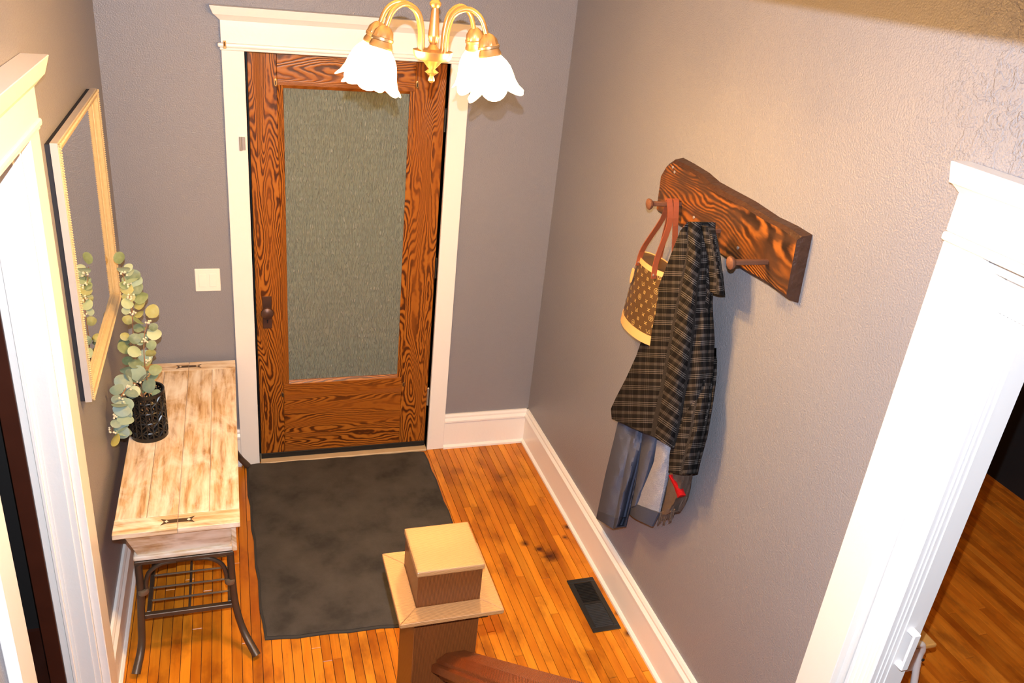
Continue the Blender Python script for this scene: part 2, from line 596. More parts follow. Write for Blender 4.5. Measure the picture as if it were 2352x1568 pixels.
b = MB()
b.box(XL - WT, 0, 0, WT, 0, CEIL).box(DW, 4.4, 0, WT, 0, CEIL).box(0, DW, 0, WT, DH, CEIL)
struct(b.build('wall_back', 'wall'), 'grey painted end wall around the front door', 'wall')
b = MB()
DHL = 2.085
LY0, LY1 = -1.575, -2.32       # left doorway
b.box(XL - WT, XL, LY0, 0, 0, CEIL).box(XL - WT, XL, LY1, LY0, DHL, CEIL).box(XL - WT, XL, YB, LY1, 0, CEIL)
struct(b.build('wall_left', 'wall'), 'grey painted left wall behind the mirror and console table', 'wall')
b = MB()
RY0, RY1 = -2.612, -3.55       # right doorway
b.box(XR, XR + WT, RY0, 0, 0, CEIL).box(XR, XR + WT, RY1, RY0, DH, CEIL).box(XR, XR + WT, YB, RY1, 0, CEIL)
struct(b.build('wall_right', 'wall'), 'grey painted right wall carrying the coat rack', 'wall')
b = MB().box(XL - WT, 4.4, YB - WT, YB, 0, CEIL)
struct(b.build('wall_rear', 'wall'), 'plain wall at the far end of the hall behind the stairs', 'wall')

b = MB()
b.box(STX, XR + WT, YB, 0, CEIL, CEIL + .25).box(XL - WT, STX, -2.7, 0, CEIL, CEIL + .25)
struct(b.build('ceiling', 'ceil'), 'white ceiling with stairwell opening above the steps', 'ceiling')
b = MB()
b.box(XL - WT, XL, YB, -2.7, CEIL, 5.0).box(STX, STX + .1, YB, -2.7, CEIL + .25, 5.0)
b.box(XL, STX, YB - WT, YB, CEIL, 5.0).box(XL, STX, -2.7, -2.6, CEIL + .25, 5.0).box(XL - WT, STX + .1, YB - WT, -2.6, 5.0, 5.1)
struct(b.build('wall_stairwell', 'upper'), 'cream walls of the stairwell rising to the upper floor', 'wall')

# parlour beyond right opening
b = MB().box(4.25, 4.4, YB, 0, 0, CEIL)
struct(b.build('wall_parlour', 'black_wall'), 'charcoal wall across the room beyond the right opening', 'wall')
b = MB().box(XR + WT, 4.4, YB, 0, CEIL, CEIL + .2)
struct(b.build('ceiling', 'ceil'), 'ceiling of the room beyond the right opening', 'ceiling')
# closet beyond left opening
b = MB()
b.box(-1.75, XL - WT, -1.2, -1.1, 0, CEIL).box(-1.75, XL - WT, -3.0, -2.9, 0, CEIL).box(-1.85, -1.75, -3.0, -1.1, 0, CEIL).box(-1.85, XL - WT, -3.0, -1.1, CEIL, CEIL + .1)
struct(b.build('wall_closet', 'dark'), 'walls beyond the left doorway, coloured black to stand for an unlit space', 'wall')
# vestibule behind door glass
b = MB()
b.box(-.35, 1.35, 1.35, 1.45, 0, CEIL).box(-.45, -.35, WT, 1.45, 0, CEIL).box(.98, 1.08, WT, 1.35, 0, CEIL).box(-.45, 1.45, WT, 1.45, CEIL, CEIL + .1)
struct(b.build('wall_vestibule', 'grey_vest'), 'dim grey vestibule walls seen through the door glass', 'wall')
b = MB().box(-.35, .98, 1.325, 1.35, 0, .72).box(-.35, .98, 1.31, 1.35, .72, .76)
struct(b.build('wall_wainscot', 'grey_vest_low'), 'brown wainscot low in the vestibule behind the door glass', 'wall')

# ---- floors of strips
def strip_floor(name, x0, x1, y0, y1, mat, label, w=0.0381, lmin=.6, lmax=1.5, seed=1, base_y1=None):
    rnd = random.Random(seed)
    by = base_y1 if base_y1 is not None else y1
    fl_ = MB().box(x0, x1, by, y0, -.08, -.004).build(name, 'gap')
    struct(fl_, label, 'floor')
    g = .0008
    me = MB().frustum((0, 1, 0, 1), -.02, (0, 1, 0, 1), -.0022).frustum((0, 1, 0, 1), -.0022, (.018, .982, .002, .998), 0).mesh('plank', mat)
    n = int(math.ceil((x1 - x0) / w - 0.01))
    for i in range(n):
        xa = x0 + i * w
        xb = min(xa + w, x1)
        y = y0
        first = True
        while y > y1 + .02:
            L = rnd.uniform(lmin, lmax)
            if first:
                L *= rnd.uniform(.3, 1); first = False
            ye = max(y - L, y1)
            if ye - y1 < .15: ye = y1
            o = bpy.data.objects.new('plank', me)
            o.location = (xa + g, ye + g, 0)
            o.scale = (xb - xa - 2 * g, y - ye - 2 * g, 1)
            o.parent = fl_
            C.objects.link(o)
            y = ye
    return fl_
strip_floor('floor', XL, XR, 0, -2.75, 'floor', 'orange maple strip floor of the entry hall', seed=3, base_y1=YB)
strip_floor('floor', XR + WT, 4.25, 0, -3.4, 'floor2', 'brown maple strip floor of the room beyond the right opening', seed=9, w=.045, lmin=.9, lmax=1.9, base_y1=YB)
b = MB().box(XR, XR + WT, RY1, RY0, -.08, 0.004)
struct(b.build('threshold_strip', 'floor2'), 'flat wooden sill between the hall floor and the next room', 'threshold')
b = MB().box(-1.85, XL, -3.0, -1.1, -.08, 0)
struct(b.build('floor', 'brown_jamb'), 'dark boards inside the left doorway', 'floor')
b = MB().box(-.45, 1.45, WT, 1.45, -.08, 0)
struct(b.build('floor', 'grey_vest_low'), 'dim vestibule boards behind the front door', 'floor')

# ---- baseboards
BH = 0.218
PROF = [(0, 0), (.030, 0), (.030, .012), (.022, .020), (.018, .022), (.018, .165), (.026, .172), (.026, .182), (.016, .196), (.016, .206), (.010, BH), (0, BH)]
def base_run(name, axis, a, c, wall, sgn, label):
    b = MB()
    poly = [(wall + sgn * d, h) for d, h in PROF]
    b.prism(poly, axis, a, c)
    return struct(b.build(name, 'trim'), label, 'baseboard')
base_run('baseboard_back', 1 - 1, DW + CW, XR, 0.0, -1, 'short white baseboard between the front door and the right corner')
base_run('baseboard_right', 1, RY0 + .115, -.0005, XR, -1, 'long white moulded baseboard below the coat rack')
base_run('baseboard_left', 1, -1.462, -.0005, XL, 1, 'white moulded baseboard behind the console table')
base_run('baseboard_rear_left', 0, XL + .03, -CW, 0.0, -1, 'white baseboard stub beside the front door behind the table')

# ---- front door casing
t = struct(empty('trim_1', (DW / 2, -.01, 0)), 'white casing with crown head around the oak front door', 'door casing')
MB().box(-CW, -.004, -.022, 0, 0, DH).build('casing_board', 'trim', t, .002)
MB().box(DW + .004, DW + CW, -.022, 0, 0, DH).build('casing_board', 'trim', t, .002)
def crown(t, x0, x1, zs):
    MB().box(x0, x1, -.026, 0, zs + .03, zs + .135).build('head_board', 'trim', t, .001)
    bd = MB()
    bd.box(x0 - .006, x1 + .006, -.030, 0, zs, zs + .012)
    bd.build('lower_fillet', 'trim', t, .003)
    MB().box(x0 - .014, x1 + .014, -.040, 0, zs + .012, zs + .030).build('bead_moulding', 'trim', t, .008, bseg=3)
    MB().frustum((x0, x1, -.026, 0), zs + .120, (x0 - .022, x1 + .022, -.048, 0), zs + .142).build('cove_moulding', 'trim', t)
    MB().frustum((x0 - .026, x1 + .026, -.052, 0), zs + .142, (x0 - .040, x1 + .040, -.066, 0), zs + .178).build('cap_moulding', 'trim', t, .002)
crown(t, -CW, DW + CW, DH)
# jamb behind
b = MB()
b.box(-.012, 0.0, 0, WT, 0, DH).box(DW, DW + .012, 0, WT, 0, DH).box(0, DW, 0, WT, DH - .0, DH + .012)
b.box(0, .016, .062, .09, 0, DH).box(DW - .016, DW, .062, .09, 0, DH)
struct(b.build('trim_2', 'rubber'), 'dark jamb and weather strip in the gap round the front door', 'door jamb')
b = MB().box(0, DW, -.035, .10, 0, .014)
struct(b.build('trim_3', 'thresh', bev=.004), 'pale wooden threshold strip under the front door', 'threshold')

# ---- front door
D = struct(empty('door_1', (DW / 2, .03, .02)), 'stained oak front door with tall rain glass pane', 'door')
Y0, Y1 = .010, .055
x0, x1 = .007, DW - .007
z0, z1 = .030, DH - .007
GX0, GX1, GZ0, GZ1 = .158, .728, .478, 1.962
sx0, sx1 = .130, .752
MB().box(x0, sx0, Y0, Y1, z0, z1).build('stile', 'oak_z', D, .002)
MB().box(sx1, x1, Y0, Y1, z0, z1).build('stile', 'oak_z', D, .002)
MB().box(sx0 + .0008, sx1 - .0008, Y0 + .0006, Y1, GZ1 + .014, z1).build('top_rail', 'oak_x', D, .001)
MB().box(sx0 + .0008, sx1 - .0008, Y0 + .0006, Y1, z0, GZ0 - .016).build('bottom_rail', 'oak_x', D, .001)
def stick(name, quad4, mat):
    """sloping glass stop: outer edge flush, inner edge recessed"""
    MB().prism(quad4[0], quad4[1], quad4[2], quad4[3]).build(name, mat, D)
stick('glass_stop', ([(sx0, Y0 + .001), (GX0, Y0 + .012), (GX0, Y0 + .03), (sx0, Y0 + .03)], 2, GZ0 - .016, GZ1 + .014), 'oak_z')
stick('glass_stop', ([(sx1, Y0 + .001), (GX1, Y0 + .012), (GX1, Y0 + .03), (sx1, Y0 + .03)], 2, GZ0 - .016, GZ1 + .014), 'oak_z')
stick('glass_stop', ([(Y0 + .001, GZ0 - .016), (Y0 + .012, GZ0), (Y0 + .03, GZ0), (Y0 + .03, GZ0 - .016)], 0, GX0, GX1), 'oak_x')
stick('glass_stop', ([(Y0 + .001, GZ1 + .014), (Y0 + .012, GZ1), (Y0 + .03, GZ1), (Y0 + .03, GZ1 + .014)], 0, GX0, GX1), 'oak_x')
tag(MB().box(GX0 - .002, GX1 + .002, Y0 + .016, Y0 + .021, GZ0 - .002, GZ1 + .002).build('glass_pane', 'glass', D), 'grey green rain textured glass')
MB().box(x0, x1, Y0 - .006, Y0 + .004, .016, .046).build('door_sweep', 'rubber', D, .001)
# lock plate and knob
pl = MB().box(.036, .081, Y0 - .005, Y0, .788, .962).build('lock_plate', 'bronze', D, .002)
kn = MB()
kn.lathe([(.012, 0), (.011, .018), (.016, .026), (.028, .036), (.031, .046), (.028, .056), (.016, .063), (.004, .065)], (.058, Y0 - .005, .893), (0, -1, 0), 20, cap=True)
kn.build('door_knob', 'bronze', pl, smooth=True)
kh = MB()
kh.lathe([(.004, 0), (.004, .0015)], (.059, Y0 - .005, .833), (0, -1, 0), 10, cap=True).box(.0572, .0608, Y0 - .0065, Y0 - .005, .818, .832)
kh.build('keyhole', 'rubber', pl)
for (cx, cz) in ((.124, 1.985), (.760, 2.007), (.124, .402), (.763, .420)):
    c_ = MB().lathe([(.0085, 0), (.0085, .003), (.0065, .004)], (cx, Y0, cz), (0, -1, 0), 14, cap=True)
    for i in range(len(c_.v)):
        vx, vy, vz = c_.v[i]
        c_.v[i] = (vx, vy, cz + (vz - cz) * (2.2 if cz > 1 else 1.7))
    o = c_.build('screw_clip', 'brass_small', D)
    MB().box(cx - .0022, cx + .0022, Y0 - .0052, Y0 - .0036, cz - .008, cz + .008).build('slot', 'rubber', o)
for hz in (1.846, 1.092, .331):
    h = MB()
    h.tube([(DW - .003, Y0 - .004, hz - .05), (DW - .003, Y0 - .004, hz + .05)], .0065, 10)
    h.lathe([(.0075, 0), (.0075, .006), (.002, .012)], (DW - .003, Y0 - .004, hz + .05), (0, 0, 1), 10)
    h.build('hinge', 'rubber' if hz > .5 else 'chrome', D)

# ---- door guard and curtain hooks on the casing
g = tag(empty('door_guard', (-.03, -.025, 1.72)), 'small chrome and white flip guard on the left door casing', 'door latch')
MB().box(-.036, -.006, -.027, -.022, 1.688, 1.754).build('mounting_plate', 'white_plastic', g, .001)
MB().tube([(-.034, -.033, 1.69), (-.034, -.033, 1.752)], .007, 10).build('hinge_barrel', 'chrome', g, smooth=True)
MB().box(-.030, -.014, -.034, -.028, 1.692, 1.75).build('flip_bar', 'chrome', g, .0015)
for i, (cx, cz) in enumerate(((-.082, DH + .024), (DW + CW - .012, DH + .024))):
    g = tag(empty('curtain_hook', (cx, -.04, cz)), ('tiny brass curtain bracket at the left end of the door head', 'tiny brass curtain bracket at the right end of the door head')[i], 'bracket', 'brackets on the door head')
    MB().box(cx - .006, cx + .006, -.043, -.040, cz - .016, cz + .016).build('plate', 'brass_small', g, .001)
    MB().tube(bez([(cx, -.042, cz), (cx, -.06, cz - .002), (cx, -.07, cz + .006), (cx, -.068, cz + .014)], 8), .003, 8).build('hook', 'brass_small', g, smooth=True)

# ---- light switch
g = tag(empty('light_switch', (-.209, 0, 1.059)), 'white double rocker switch plate beside the front door', 'switch')
MB().box(-.266, -.152, -.007, 0, 1.002, 1.117).build('cover_plate', 'white_plastic', g, .003)
for cx in (-.2325, -.1855):
    MB().frustum((cx - .0165, cx + .0165, -.0105, -.005), 1.027, (cx - .0165, cx + .0165, -.008, -.005), 1.092).build('rocker', 'white_plastic', g, .001)

# ---- left doorway trim
t = struct(empty('trim_4', (XL, -1.95, 0)), 'white casing of the dark left doorway', 'door casing')
XF = XL + .026
MB().box(XL, XF, LY0 - .002, LY0 + .112, 0, DHL).build('casing_board', 'trim', t, .002)
MB().box(XL, XF, LY1 - .095, LY1 + .002, 0, DHL).build('casing_board', 'trim', t, .002)
ya, yb_ = LY1 - .095, LY0 + .112
MB().box(XL, XF + .004, ya, yb_, DHL + .027, DHL + .118).build('head_board', 'trim', t, .001)
MB().box(XL, XF + .010, ya - .010, yb_ + .010, DHL + .006, DHL + .027).build('bead_moulding', 'trim', t, .009, bseg=3)
MB().box(XL, XF + .004, ya - .002, yb_ + .002, DHL, DHL + .006).build('lower_fillet', 'trim', t)
MB().frustum((XL, XF + .005, ya, yb_), DHL + .108, (XL, XF + .026, ya - .022, yb_ + .022), DHL + .134).build('cove_moulding', 'trim', t)
MB().frustum((XL, XF + .028, ya - .024, yb_ + .024), DHL + .134, (XL, XF + .042, ya - .036, yb_ + .036), DHL + .183).build('cap_moulding', 'trim', t, .002)
# jamb with ridges
j = MB()
j.box(XL - .105, XL, LY0 - .002, LY0 + .0, 0, DHL)
MB().box(XL - .105, XL, LY0 - .014, LY0, 0, DHL).build('side_jamb', 'trim', t, .001)
MB().box(XL - .083, XL - .072, LY0 - .024, LY0 - .014, 0, DHL).build('door_stop', 'trim', t, .002)
MB().box(XL - .066, XL - .062, LY0 - .0165, LY0 - .014, 0, DHL).build('jamb_ridge', 'trim', t)
MB().box(XL - .022, XL - .018, LY0 - .0165, LY0 - .014, 0, DHL).build('jamb_ridge', 'trim', t)
MB().box(XL - .105, XL, LY1, LY0 - .014, DHL - .014, DHL).build('head_jamb', 'trim', t)
MB().box(XL - .105, XL, LY1, LY1 + .014, 0, DHL).build('side_jamb', 'trim', t)
bj = MB().box(XL - WT - .002, XL - .105, LY0 - .022, LY0 + .0, 0, DHL)
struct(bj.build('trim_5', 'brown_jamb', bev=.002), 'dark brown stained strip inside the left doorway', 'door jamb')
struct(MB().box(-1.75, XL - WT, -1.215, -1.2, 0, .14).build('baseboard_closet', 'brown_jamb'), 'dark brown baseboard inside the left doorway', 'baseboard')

# ---- right opening trim
t = struct(empty('trim_6', (XR, -3.05, 0)), 'white casing with crown head around the right opening', 'door casing')
XF = XR - .024
ya, yb_ = RY1 - .115, RY0 + .115
MB().box(XF, XR, RY0 - .002, yb_, 0, DH + .01).build('casing_board', 'trim', t, .002)
MB().box(XF, XR, ya, RY1 + .002, 0, DH + .01).build('casing_board', 'trim', t, .002)
MB().box(XF - .002, XR, ya, yb_, DH + .035, DH + .14).build('head_board', 'trim', t, .001)
MB().box(XF - .010, XR, ya - .004, yb_ + .004, DH + .012, DH + .034).build('bead_moulding', 'trim', t, .01, bseg=3)
MB().frustum((XF - .002, XR, ya, yb_), DH + .124, (XF - .018, XR, ya - .012, yb_ + .012), DH + .142).build('cove_moulding', 'trim', t)
MB().frustum((XF - .024, XR, ya - .016, yb_ + .016), DH + .142, (XF - .032, XR, ya - .022, yb_ + .022), DH + .190).build('cap_moulding', 'trim', t, .002)
MB().box(XR - .001, XR + WT, RY0 - .016, RY0, 0, DH).build('side_jamb', 'trim', t)
MB().box(XR - .001, XR + WT, RY1, RY1 + .016, 0, DH).build('side_jamb', 'trim', t)
MB().box(XR - .001, XR + WT, RY1 + .016, RY0 - .016, DH - .016, DH).build('head_jamb', 'trim', t)
MB().box(XR + .050, XR + .062, RY1 + .016, RY0 - .016, 2.004, DH - .016).build('valance', 'trim', t, .001)
# folding door stacked at the jamb
A = tag(empty('folding_door', (XR + .08, RY0 - .05, .01)), 'white accordion folding door pushed open against the right jamb', 'folding door')
ztop = 1.985
fy = RY0 - .018
pl_ = []
npl = 5
for i in range(npl):
    MB().box(XR + .008, XR + .108, fy - (i + 1) * .0135, fy - i * .0135, .012, ztop).build('pleat', 'vinyl', A, .0035, bseg=2)
yl = fy - npl * .0135 - .004
lp = MB().box(XR - .004, XR + .113, yl - .014, yl, .012, ztop).build('lead_post', 'vinyl', A, .003)
for xx in (XR + .014, XR + .028, XR + .046):
    MB().box(xx, xx + .005, yl - .0165, yl - .014, .012, ztop).build('ridge', 'vinyl', lp, .001)
hd = MB()
hx = XR + .070
hd.obox((hx, yl - .036, 1.065), (.011, 0, 0), (0, .004, 0), (0, 0, .062))
hd.obox((hx, yl - .024, 1.123), (.011, 0, 0), (0, .012, 0), (0, 0, .005))
hd.obox((hx, yl - .024, 1.007), (.011, 0, 0), (0, .012, 0), (0, 0, .005))
hd.build('pull_handle', 'vinyl', lp, .002)
for i in range(7):
    MB().box(XR + .068, XR + .085, fy - .008 - i * .0105, fy - .002 - i * .0105, ztop, ztop + .016).build('carrier', 'vinyl', A)
MB().box(XR + .062, XR + .092, RY1 + .016, RY0 - .016, ztop + .018, DH - .016).build('track', 'vinyl', A)

# ---- staircase and railing
ST = struct(empty('staircase', (-.1, -2.6, 0)), 'stained oak steps climbing from the hall to the upper floor', 'stairs')
rise, run = .19, .23
for i in range(13):
    ys = -2.50 - i * run
    MB().box(XL + .001, .40, ys - .018, ys, i * rise, (i + 1) * rise - .028).build('riser', 'stair', ST)
    MB().box(XL + .001, .41, ys - run - .018, ys + .02, (i + 1) * rise - .028, (i + 1) * rise).build('tread', 'stair', ST, .006)
NX, NY = .381, -2.371
R_ = tag(empty('stair_railing', (NX, NY, 0)), 'brown oak box newel post with broad handrail at the stair foot', 'railing')
hw = .0815
MB().box(NX - hw, NX + hw, NY - hw, NY + hw, 0, 1.150).build('newel_post', 'newel', R_, .002)
for k, (a0, a1) in enumerate(((0, 1), (1, 2), (2, 3), (3, 0))):
    oc = [(-1, -1), (1, -1), (1, 1), (-1, 1)]
    ho, hi_ = .128, .079
    zt, zb = 1.190, 1.152
    def cp(q, h): return (NX + q[0] * h, NY + q[1] * h)
    p0, p1 = oc[a0], oc[a1]
    m = MB()
    outer_t = [cp(p0, ho), cp(p1, ho)]
    inner = [cp(p1, hi_), cp(p0, hi_)]
    lo_o = [cp(p0, hw + .012), cp(p1, hw + .012)]
    n = 0
    def shrink(a, c, e=.0006):
        va, vc = Vector((*a, 0)), Vector((*c, 0)); d = (vc - va).normalized() * e
        return tuple((va + d)[:2]), tuple((vc - d)[:2])
    outer_t = list(shrink(*outer_t)); lo_o = list(shrink(*lo_o))
    mid = [cp(p0, ho - .002), cp(p1, ho - .002)]
    m.v = [(*outer_t[0], zt), (*outer_t[1], zt), (*inner[0], zt), (*inner[1], zt),
           (*outer_t[0], zt - .012), (*outer_t[1], zt - .012),
           (*lo_o[0], zb), (*lo_o[1], zb), (*inner[0], zb), (*inner[1], zb)]
    m.f = [(0, 1, 2, 3), (0, 4, 5, 1), (4, 6, 7, 5), (6, 9, 8, 7), (3, 2, 8, 9), (0, 3, 9, 6, 4), (1, 5, 7, 8, 2)]
    m.build('collar_board', 'newel_top' if k in (0, 2) else 'newel_top', R_, .0015)
MB().box(NX - .079, NX + .079, NY - .079, NY + .079, 1.185, 1.284).build('cap_block', 'newel', R_, .001)
MB().box(NX - .083, NX + .083, NY - .083, NY + .083, 1.284, 1.300).build('cap_top', 'newel_top', R_, .004, bseg=2)
# handrail: profile swept up the slope
prof = [(-.058, -.030), (-.058, -.004), (-.046, .000), (-.046, .010), (-.024, .028), (.024, .028), (.046, .010), (.046, .000), (.058, -.004), (.058, -.030), (.040, -.036), (.034, -.060), (-.034, -.060), (-.040, -.036)]
ra = Vector((.408, NY - hw - .001, 1.000)); sl_ = .90
rings = []
for d in (0.0, 3.0):
    rings.append([Vector((ra.x + u, ra.y - d, ra.z + d * sl_ + w)) for u, w in prof])
MB().rings(rings).build('handrail', 'rail', R_, .0008)
for i in range(12):
    yy = NY - hw - .12 - i * .115
    zb = rise * max(0, math.floor((-2.50 - yy) / run) + 1)
    zt = ra.z + (ra.y - yy) * sl_ - .05
    MB().box(.392, .424, yy - .016, yy + .016, zb, zt).build('baluster', 'rail', R_)

# ------------------------------------------------------------------ chandelier
CH = Vector((.456, -1.62, 2.34))
L_ = tag(empty('chandelier', (CH.x, CH.y, CEIL)), 'brass four arm chandelier with lit ruffled glass shades', 'chandelier')
MB().lathe([(.004, 2.278), (.009, 2.284), (.008, 2.290), (.005, 2.296), (.019, 2.306), (.008, 2.314), (.014, 2.320), (.026, 2.334), (.046, 2.340), (.050, 2.346), (.053, 2.356), (.054, 2.362), (.040, 2.364), (.018, 2.366)], (CH.x, CH.y, 0), (0, 0, 1), 28, cap=True).build('base_dish', 'brass', L_, smooth=True)
MB().lathe([(.019, 2.364), (.012, 2.372), (.008, 2.378), (.013, 2.386), (.013, 2.392), (.016, 2.397), (.0155, 2.402), (.010, 2.462), (.009, 2.470), (.015, 2.476), (.016, 2.482), (.011, 2.488), (.010, 2.496), (.013, 2.500), (.013, 2.508), (.008, 2.512), (.007, 2.530)], (CH.x, CH.y, 0), (0, 0, 1), 24, cap=True).build('column', 'brass', L_, smooth=True)
for i in range(4):
    zc = 2.53 + i * .030
    ring = []
    for k in range(13):
        a = 2 * PI * k / 12
        u, w = .009 * math.cos(a), .019 * math.sin(a)
        ring.append((CH.x + (u if i % 2 else 0), CH.y + (0 if i % 2 else u), zc + .012 + w))
    MB().tube(ring, .0028, 6).build('chain_link', 'brass', L_)
MB().lathe([(.012, 2.63), (.02, 2.642), (.055, 2.66), (.062, 2.68)], (CH.x, CH.y, 0), (0, 0, 1), 24, cap=True).build('ceiling_canopy', 'brass', L_, smooth=True)
ARMS = [math.radians(a) for a in (-27, 27, 164, 198)]
for ai, a in enumerate(ARMS):
    dr = Vector((math.cos(a), math.sin(a), 0))
    c0 = Vector((CH.x, CH.y, 0))
    def P_(r, z): return c0 + dr * r + Vector((0, 0, z))
    path = bez([P_(.034, 2.362), P_(.037, 2.415), P_(.052, 2.458), P_(.090, 2.476), P_(.126, 2.456), P_(.148, 2.405)], 22)
    arm = MB().tube(path, .0072, 10).build('arm', 'brass', L_, smooth=True)
    ax = (dr * .24 + Vector((0, 0, -1))).normalized()
    cb = P_(.145, 2.418)
    cup = MB()
    cup.lathe([(.007, -.004), (.014, 0), (.023, .012), (.026, .026), (.029, .028), (.029, .034), (.026, .036), (.029, .046), (.031, .050), (.030, .054)], cb, ax, 28,
              fn=lambda i, th, r, h: (r * (1 + (.05 * math.cos(14 * th) if i in (2, 3, 7) else 0)), h))
    cup.build('fitter_cup', 'pewter', L_, smooth=True)
    sh = MB()
    pr = [(.026, .046), (.030, .056), (.042, .070), (.051, .086), (.056, .104), (.060, .124), (.068, .144), (.076, .154)]
    def ruf(i, th, r, h, ai=ai):
        k = max(0, (i - 3) / 4.0)
        w = 2 * abs(math.sin(3 * th + ai)) - 1
        return r * (1 + .10 * k * w + .03 * k * math.cos(3 * th + 1)), h + .010 * k * w - .002 * k
    sh.lathe(pr, cb, ax, 48, fn=ruf)
    so = sh.build('glass_shade', 'shade', L_, smooth=True)
    tag(so, 'glowing ruffled glass shade')
    bc = cb + ax * .105
    bl = MB().lathe([(.010, .055), (.012, .075), (.019, .092), (.022, .108), (.019, .124), (.008, .134)], cb, ax, 14, cap=True)
    bl.build('bulb', 'bulb', L_, smooth=True)
    ld = bpy.data.lights.new('bulb_light', 'POINT')
    ld.energy = LAMP_POWER
    ld.color = (1.0, .55, .15)
    ld.shadow_soft_size = .03
    lo_ = bpy.data.objects.new('bulb_light', ld)
    lo_.location = (cb + ax * .125) - root_loc(L_)
    lo_.parent = L_
    C.objects.link(lo_)

# ------------------------------------------------------------------ mirror
MY0, MY1, MZ0, MZ1 = -1.290, -.415, 1.155, 2.004
g = tag(empty('wall_mirror', (XL + .01, (MY0 + MY1) / 2, MZ0)), 'rectangular wall mirror in a pale gilt beaded frame', 'mirror')
xf = XL + .034
fw = .042
MB().box(XL, XL + .0135, MY0 + .001, MY1 - .001, MZ0 + .004, MZ1 - .004).build('backing', 'frame_back', g)
def framebar(p):   # profile across the frame: list of (inset from outer edge, x)
    a = [(MY0, MZ0), (MY1, MZ0), (MY1, MZ1), (MY0, MZ1)]
    inn = [(1, 1), (-1, 1), (-1, -1), (1, -1)]
    for k in range(4):
        c0_, c1_ = a[k], a[(k + 1) % 4]
        i0, i1 = inn[k], inn[(k + 1) % 4]
        r0 = [Vector((x, c0_[0] + i0[0] * d, c0_[1] + i0[1] * d)) for d, x in p]
        r1 = [Vector((x, c1_[0] + i1[0] * d, c1_[1] + i1[1] * d)) for d, x in p]
        yield MB().rings([r0, r1], True, True)
for m in framebar([(.006, XL + .012), (.006, XL + .036), (.010, XL + .040), (.013, XL + .033), (.018, XL + .039), (.026, XL + .037), (.034, XL + .027), (fw, XL + .021), (fw, XL + .012)]):
    m.build('frame_bar', 'gilt', g)
for m in framebar([(0, XL + .014), (0, XL + .034), (.0058, XL + .034), (.0058, XL + .014)]):
    m.build('frame_edge', 'gilt_side', g)
bd = MB()
nb = 0
def beads(p, q, n):
    for i in range(n):
        c_ = Vector(p).lerp(Vector(q), (i + .5) / n)
        bd.lathe([(.0005, -.0035), (.003, -.0015), (.003, .0015), (.0005, .0035)], c_, (1, 0, 0), 6)
xb = XL + .040
beads((xb, MY0 + .008, MZ0), (xb, MY0 + .008, MZ1), 110)
beads((xb, MY1 - .008, MZ0), (xb, MY1 - .008, MZ1), 110)
beads((xb, MY0, MZ0 + .008), (xb, MY1, MZ0 + .008), 114)
beads((xb, MY0, MZ1 - .008), (xb, MY1, MZ1 - .008), 114)
tag(bd.build('bead_trim', 'gilt', g, smooth=True), kind='stuff')
MB().box(XL + .012, XL + .020, MY0 + fw - .006, MY1 - fw + .006, MZ0 + fw - .006, MZ1 - fw + .006).build('mirror_glass', 'mirror', g)

# ------------------------------------------------------------------ console table
TX0, TX1, TY0, TY1, TZ = -.532, -.103, -1.335, -.033, .640
g = tag(empty('console_table', ((TX0 + TX1) / 2, (TY0 + TY1) / 2, 0)), 'whitewashed plank top console on flared iron legs with wire shelf', 'table')
tt = MB().box(TX0 + .006, TX1 - .006, TY0 + .006, TY1 - .006, TZ - .020, TZ - .006).build('top_core', 'wash_y', g)
em = .085
pw = (TX1 - TX0) / 4
for i in range(4):
    MB().box(TX0 + i * pw + .0009, TX0 + (i + 1) * pw - .0009, TY0 + em + .0008, TY1 - em - .0008, TZ - .018, TZ).build('plank', 'wash_y', tt, .0012)
xm = (TX0 + TX1) / 2
for (ya0, ya1) in ((TY0, TY0 + em), (TY1 - em, TY1)):
    for (xa, xb_) in ((TX0, xm - .001), (xm + .001, TX1)):
        MB().box(xa, xb_, ya0, ya1, TZ - .022, TZ).build('end_board', 'wash_x', tt, .0015)
    yc = (ya0 + ya1) / 2 + (.004 if ya0 < -.7 else -.004)
    for s in (-1, 1):
        poly = [(xm + s * .0012, yc - .010), (xm + s * .036, yc - .010), (xm + s * .058, yc - .018), (xm + s * .046, yc), (xm + s * .058, yc + .018), (xm + s * .036, yc + .010), (xm + s * .0012, yc + .010)]
        o = MB().prism(poly, 2, TZ, TZ + .0012).build('bow_tie_inlay', 'inlay', tt)
        dx = xm + s * .038
        MB().prism([(dx - .007, yc), (dx, yc - .007), (dx + .007, yc), (dx, yc + .007)], 2, TZ + .001, TZ + .0018).build('diamond_inlay', 'wash_x', tt)
for s in (0, 1):
    pass
# tapered box
BX0, BX1, BY0, BY1 = TX0 + .042, TX1 - .028, TY0 + .050, TY1 - .050
MB().frustum((BX0 + .022, BX1 - .012, BY0 + .026, BY1 - .026), .478, (BX0 - .016, BX1 + .010, BY0 - .022, BY1 + .022), TZ - .020).build('box_body', 'wash_x', g, .002)
MB().box(BX0 + .008, BX1 - .002, BY0 + .010, BY1 - .010, .462, .482).build('base_moulding', 'wash_x', g, .004)
for xx in (BX1 + .003,):
    MB().obox((xx, BY0 - .004, .550), (.009, 0, 0), (0, .009, 0), (.0, .0, .070)).build('corner_strip', 'wash_y', g, .002)
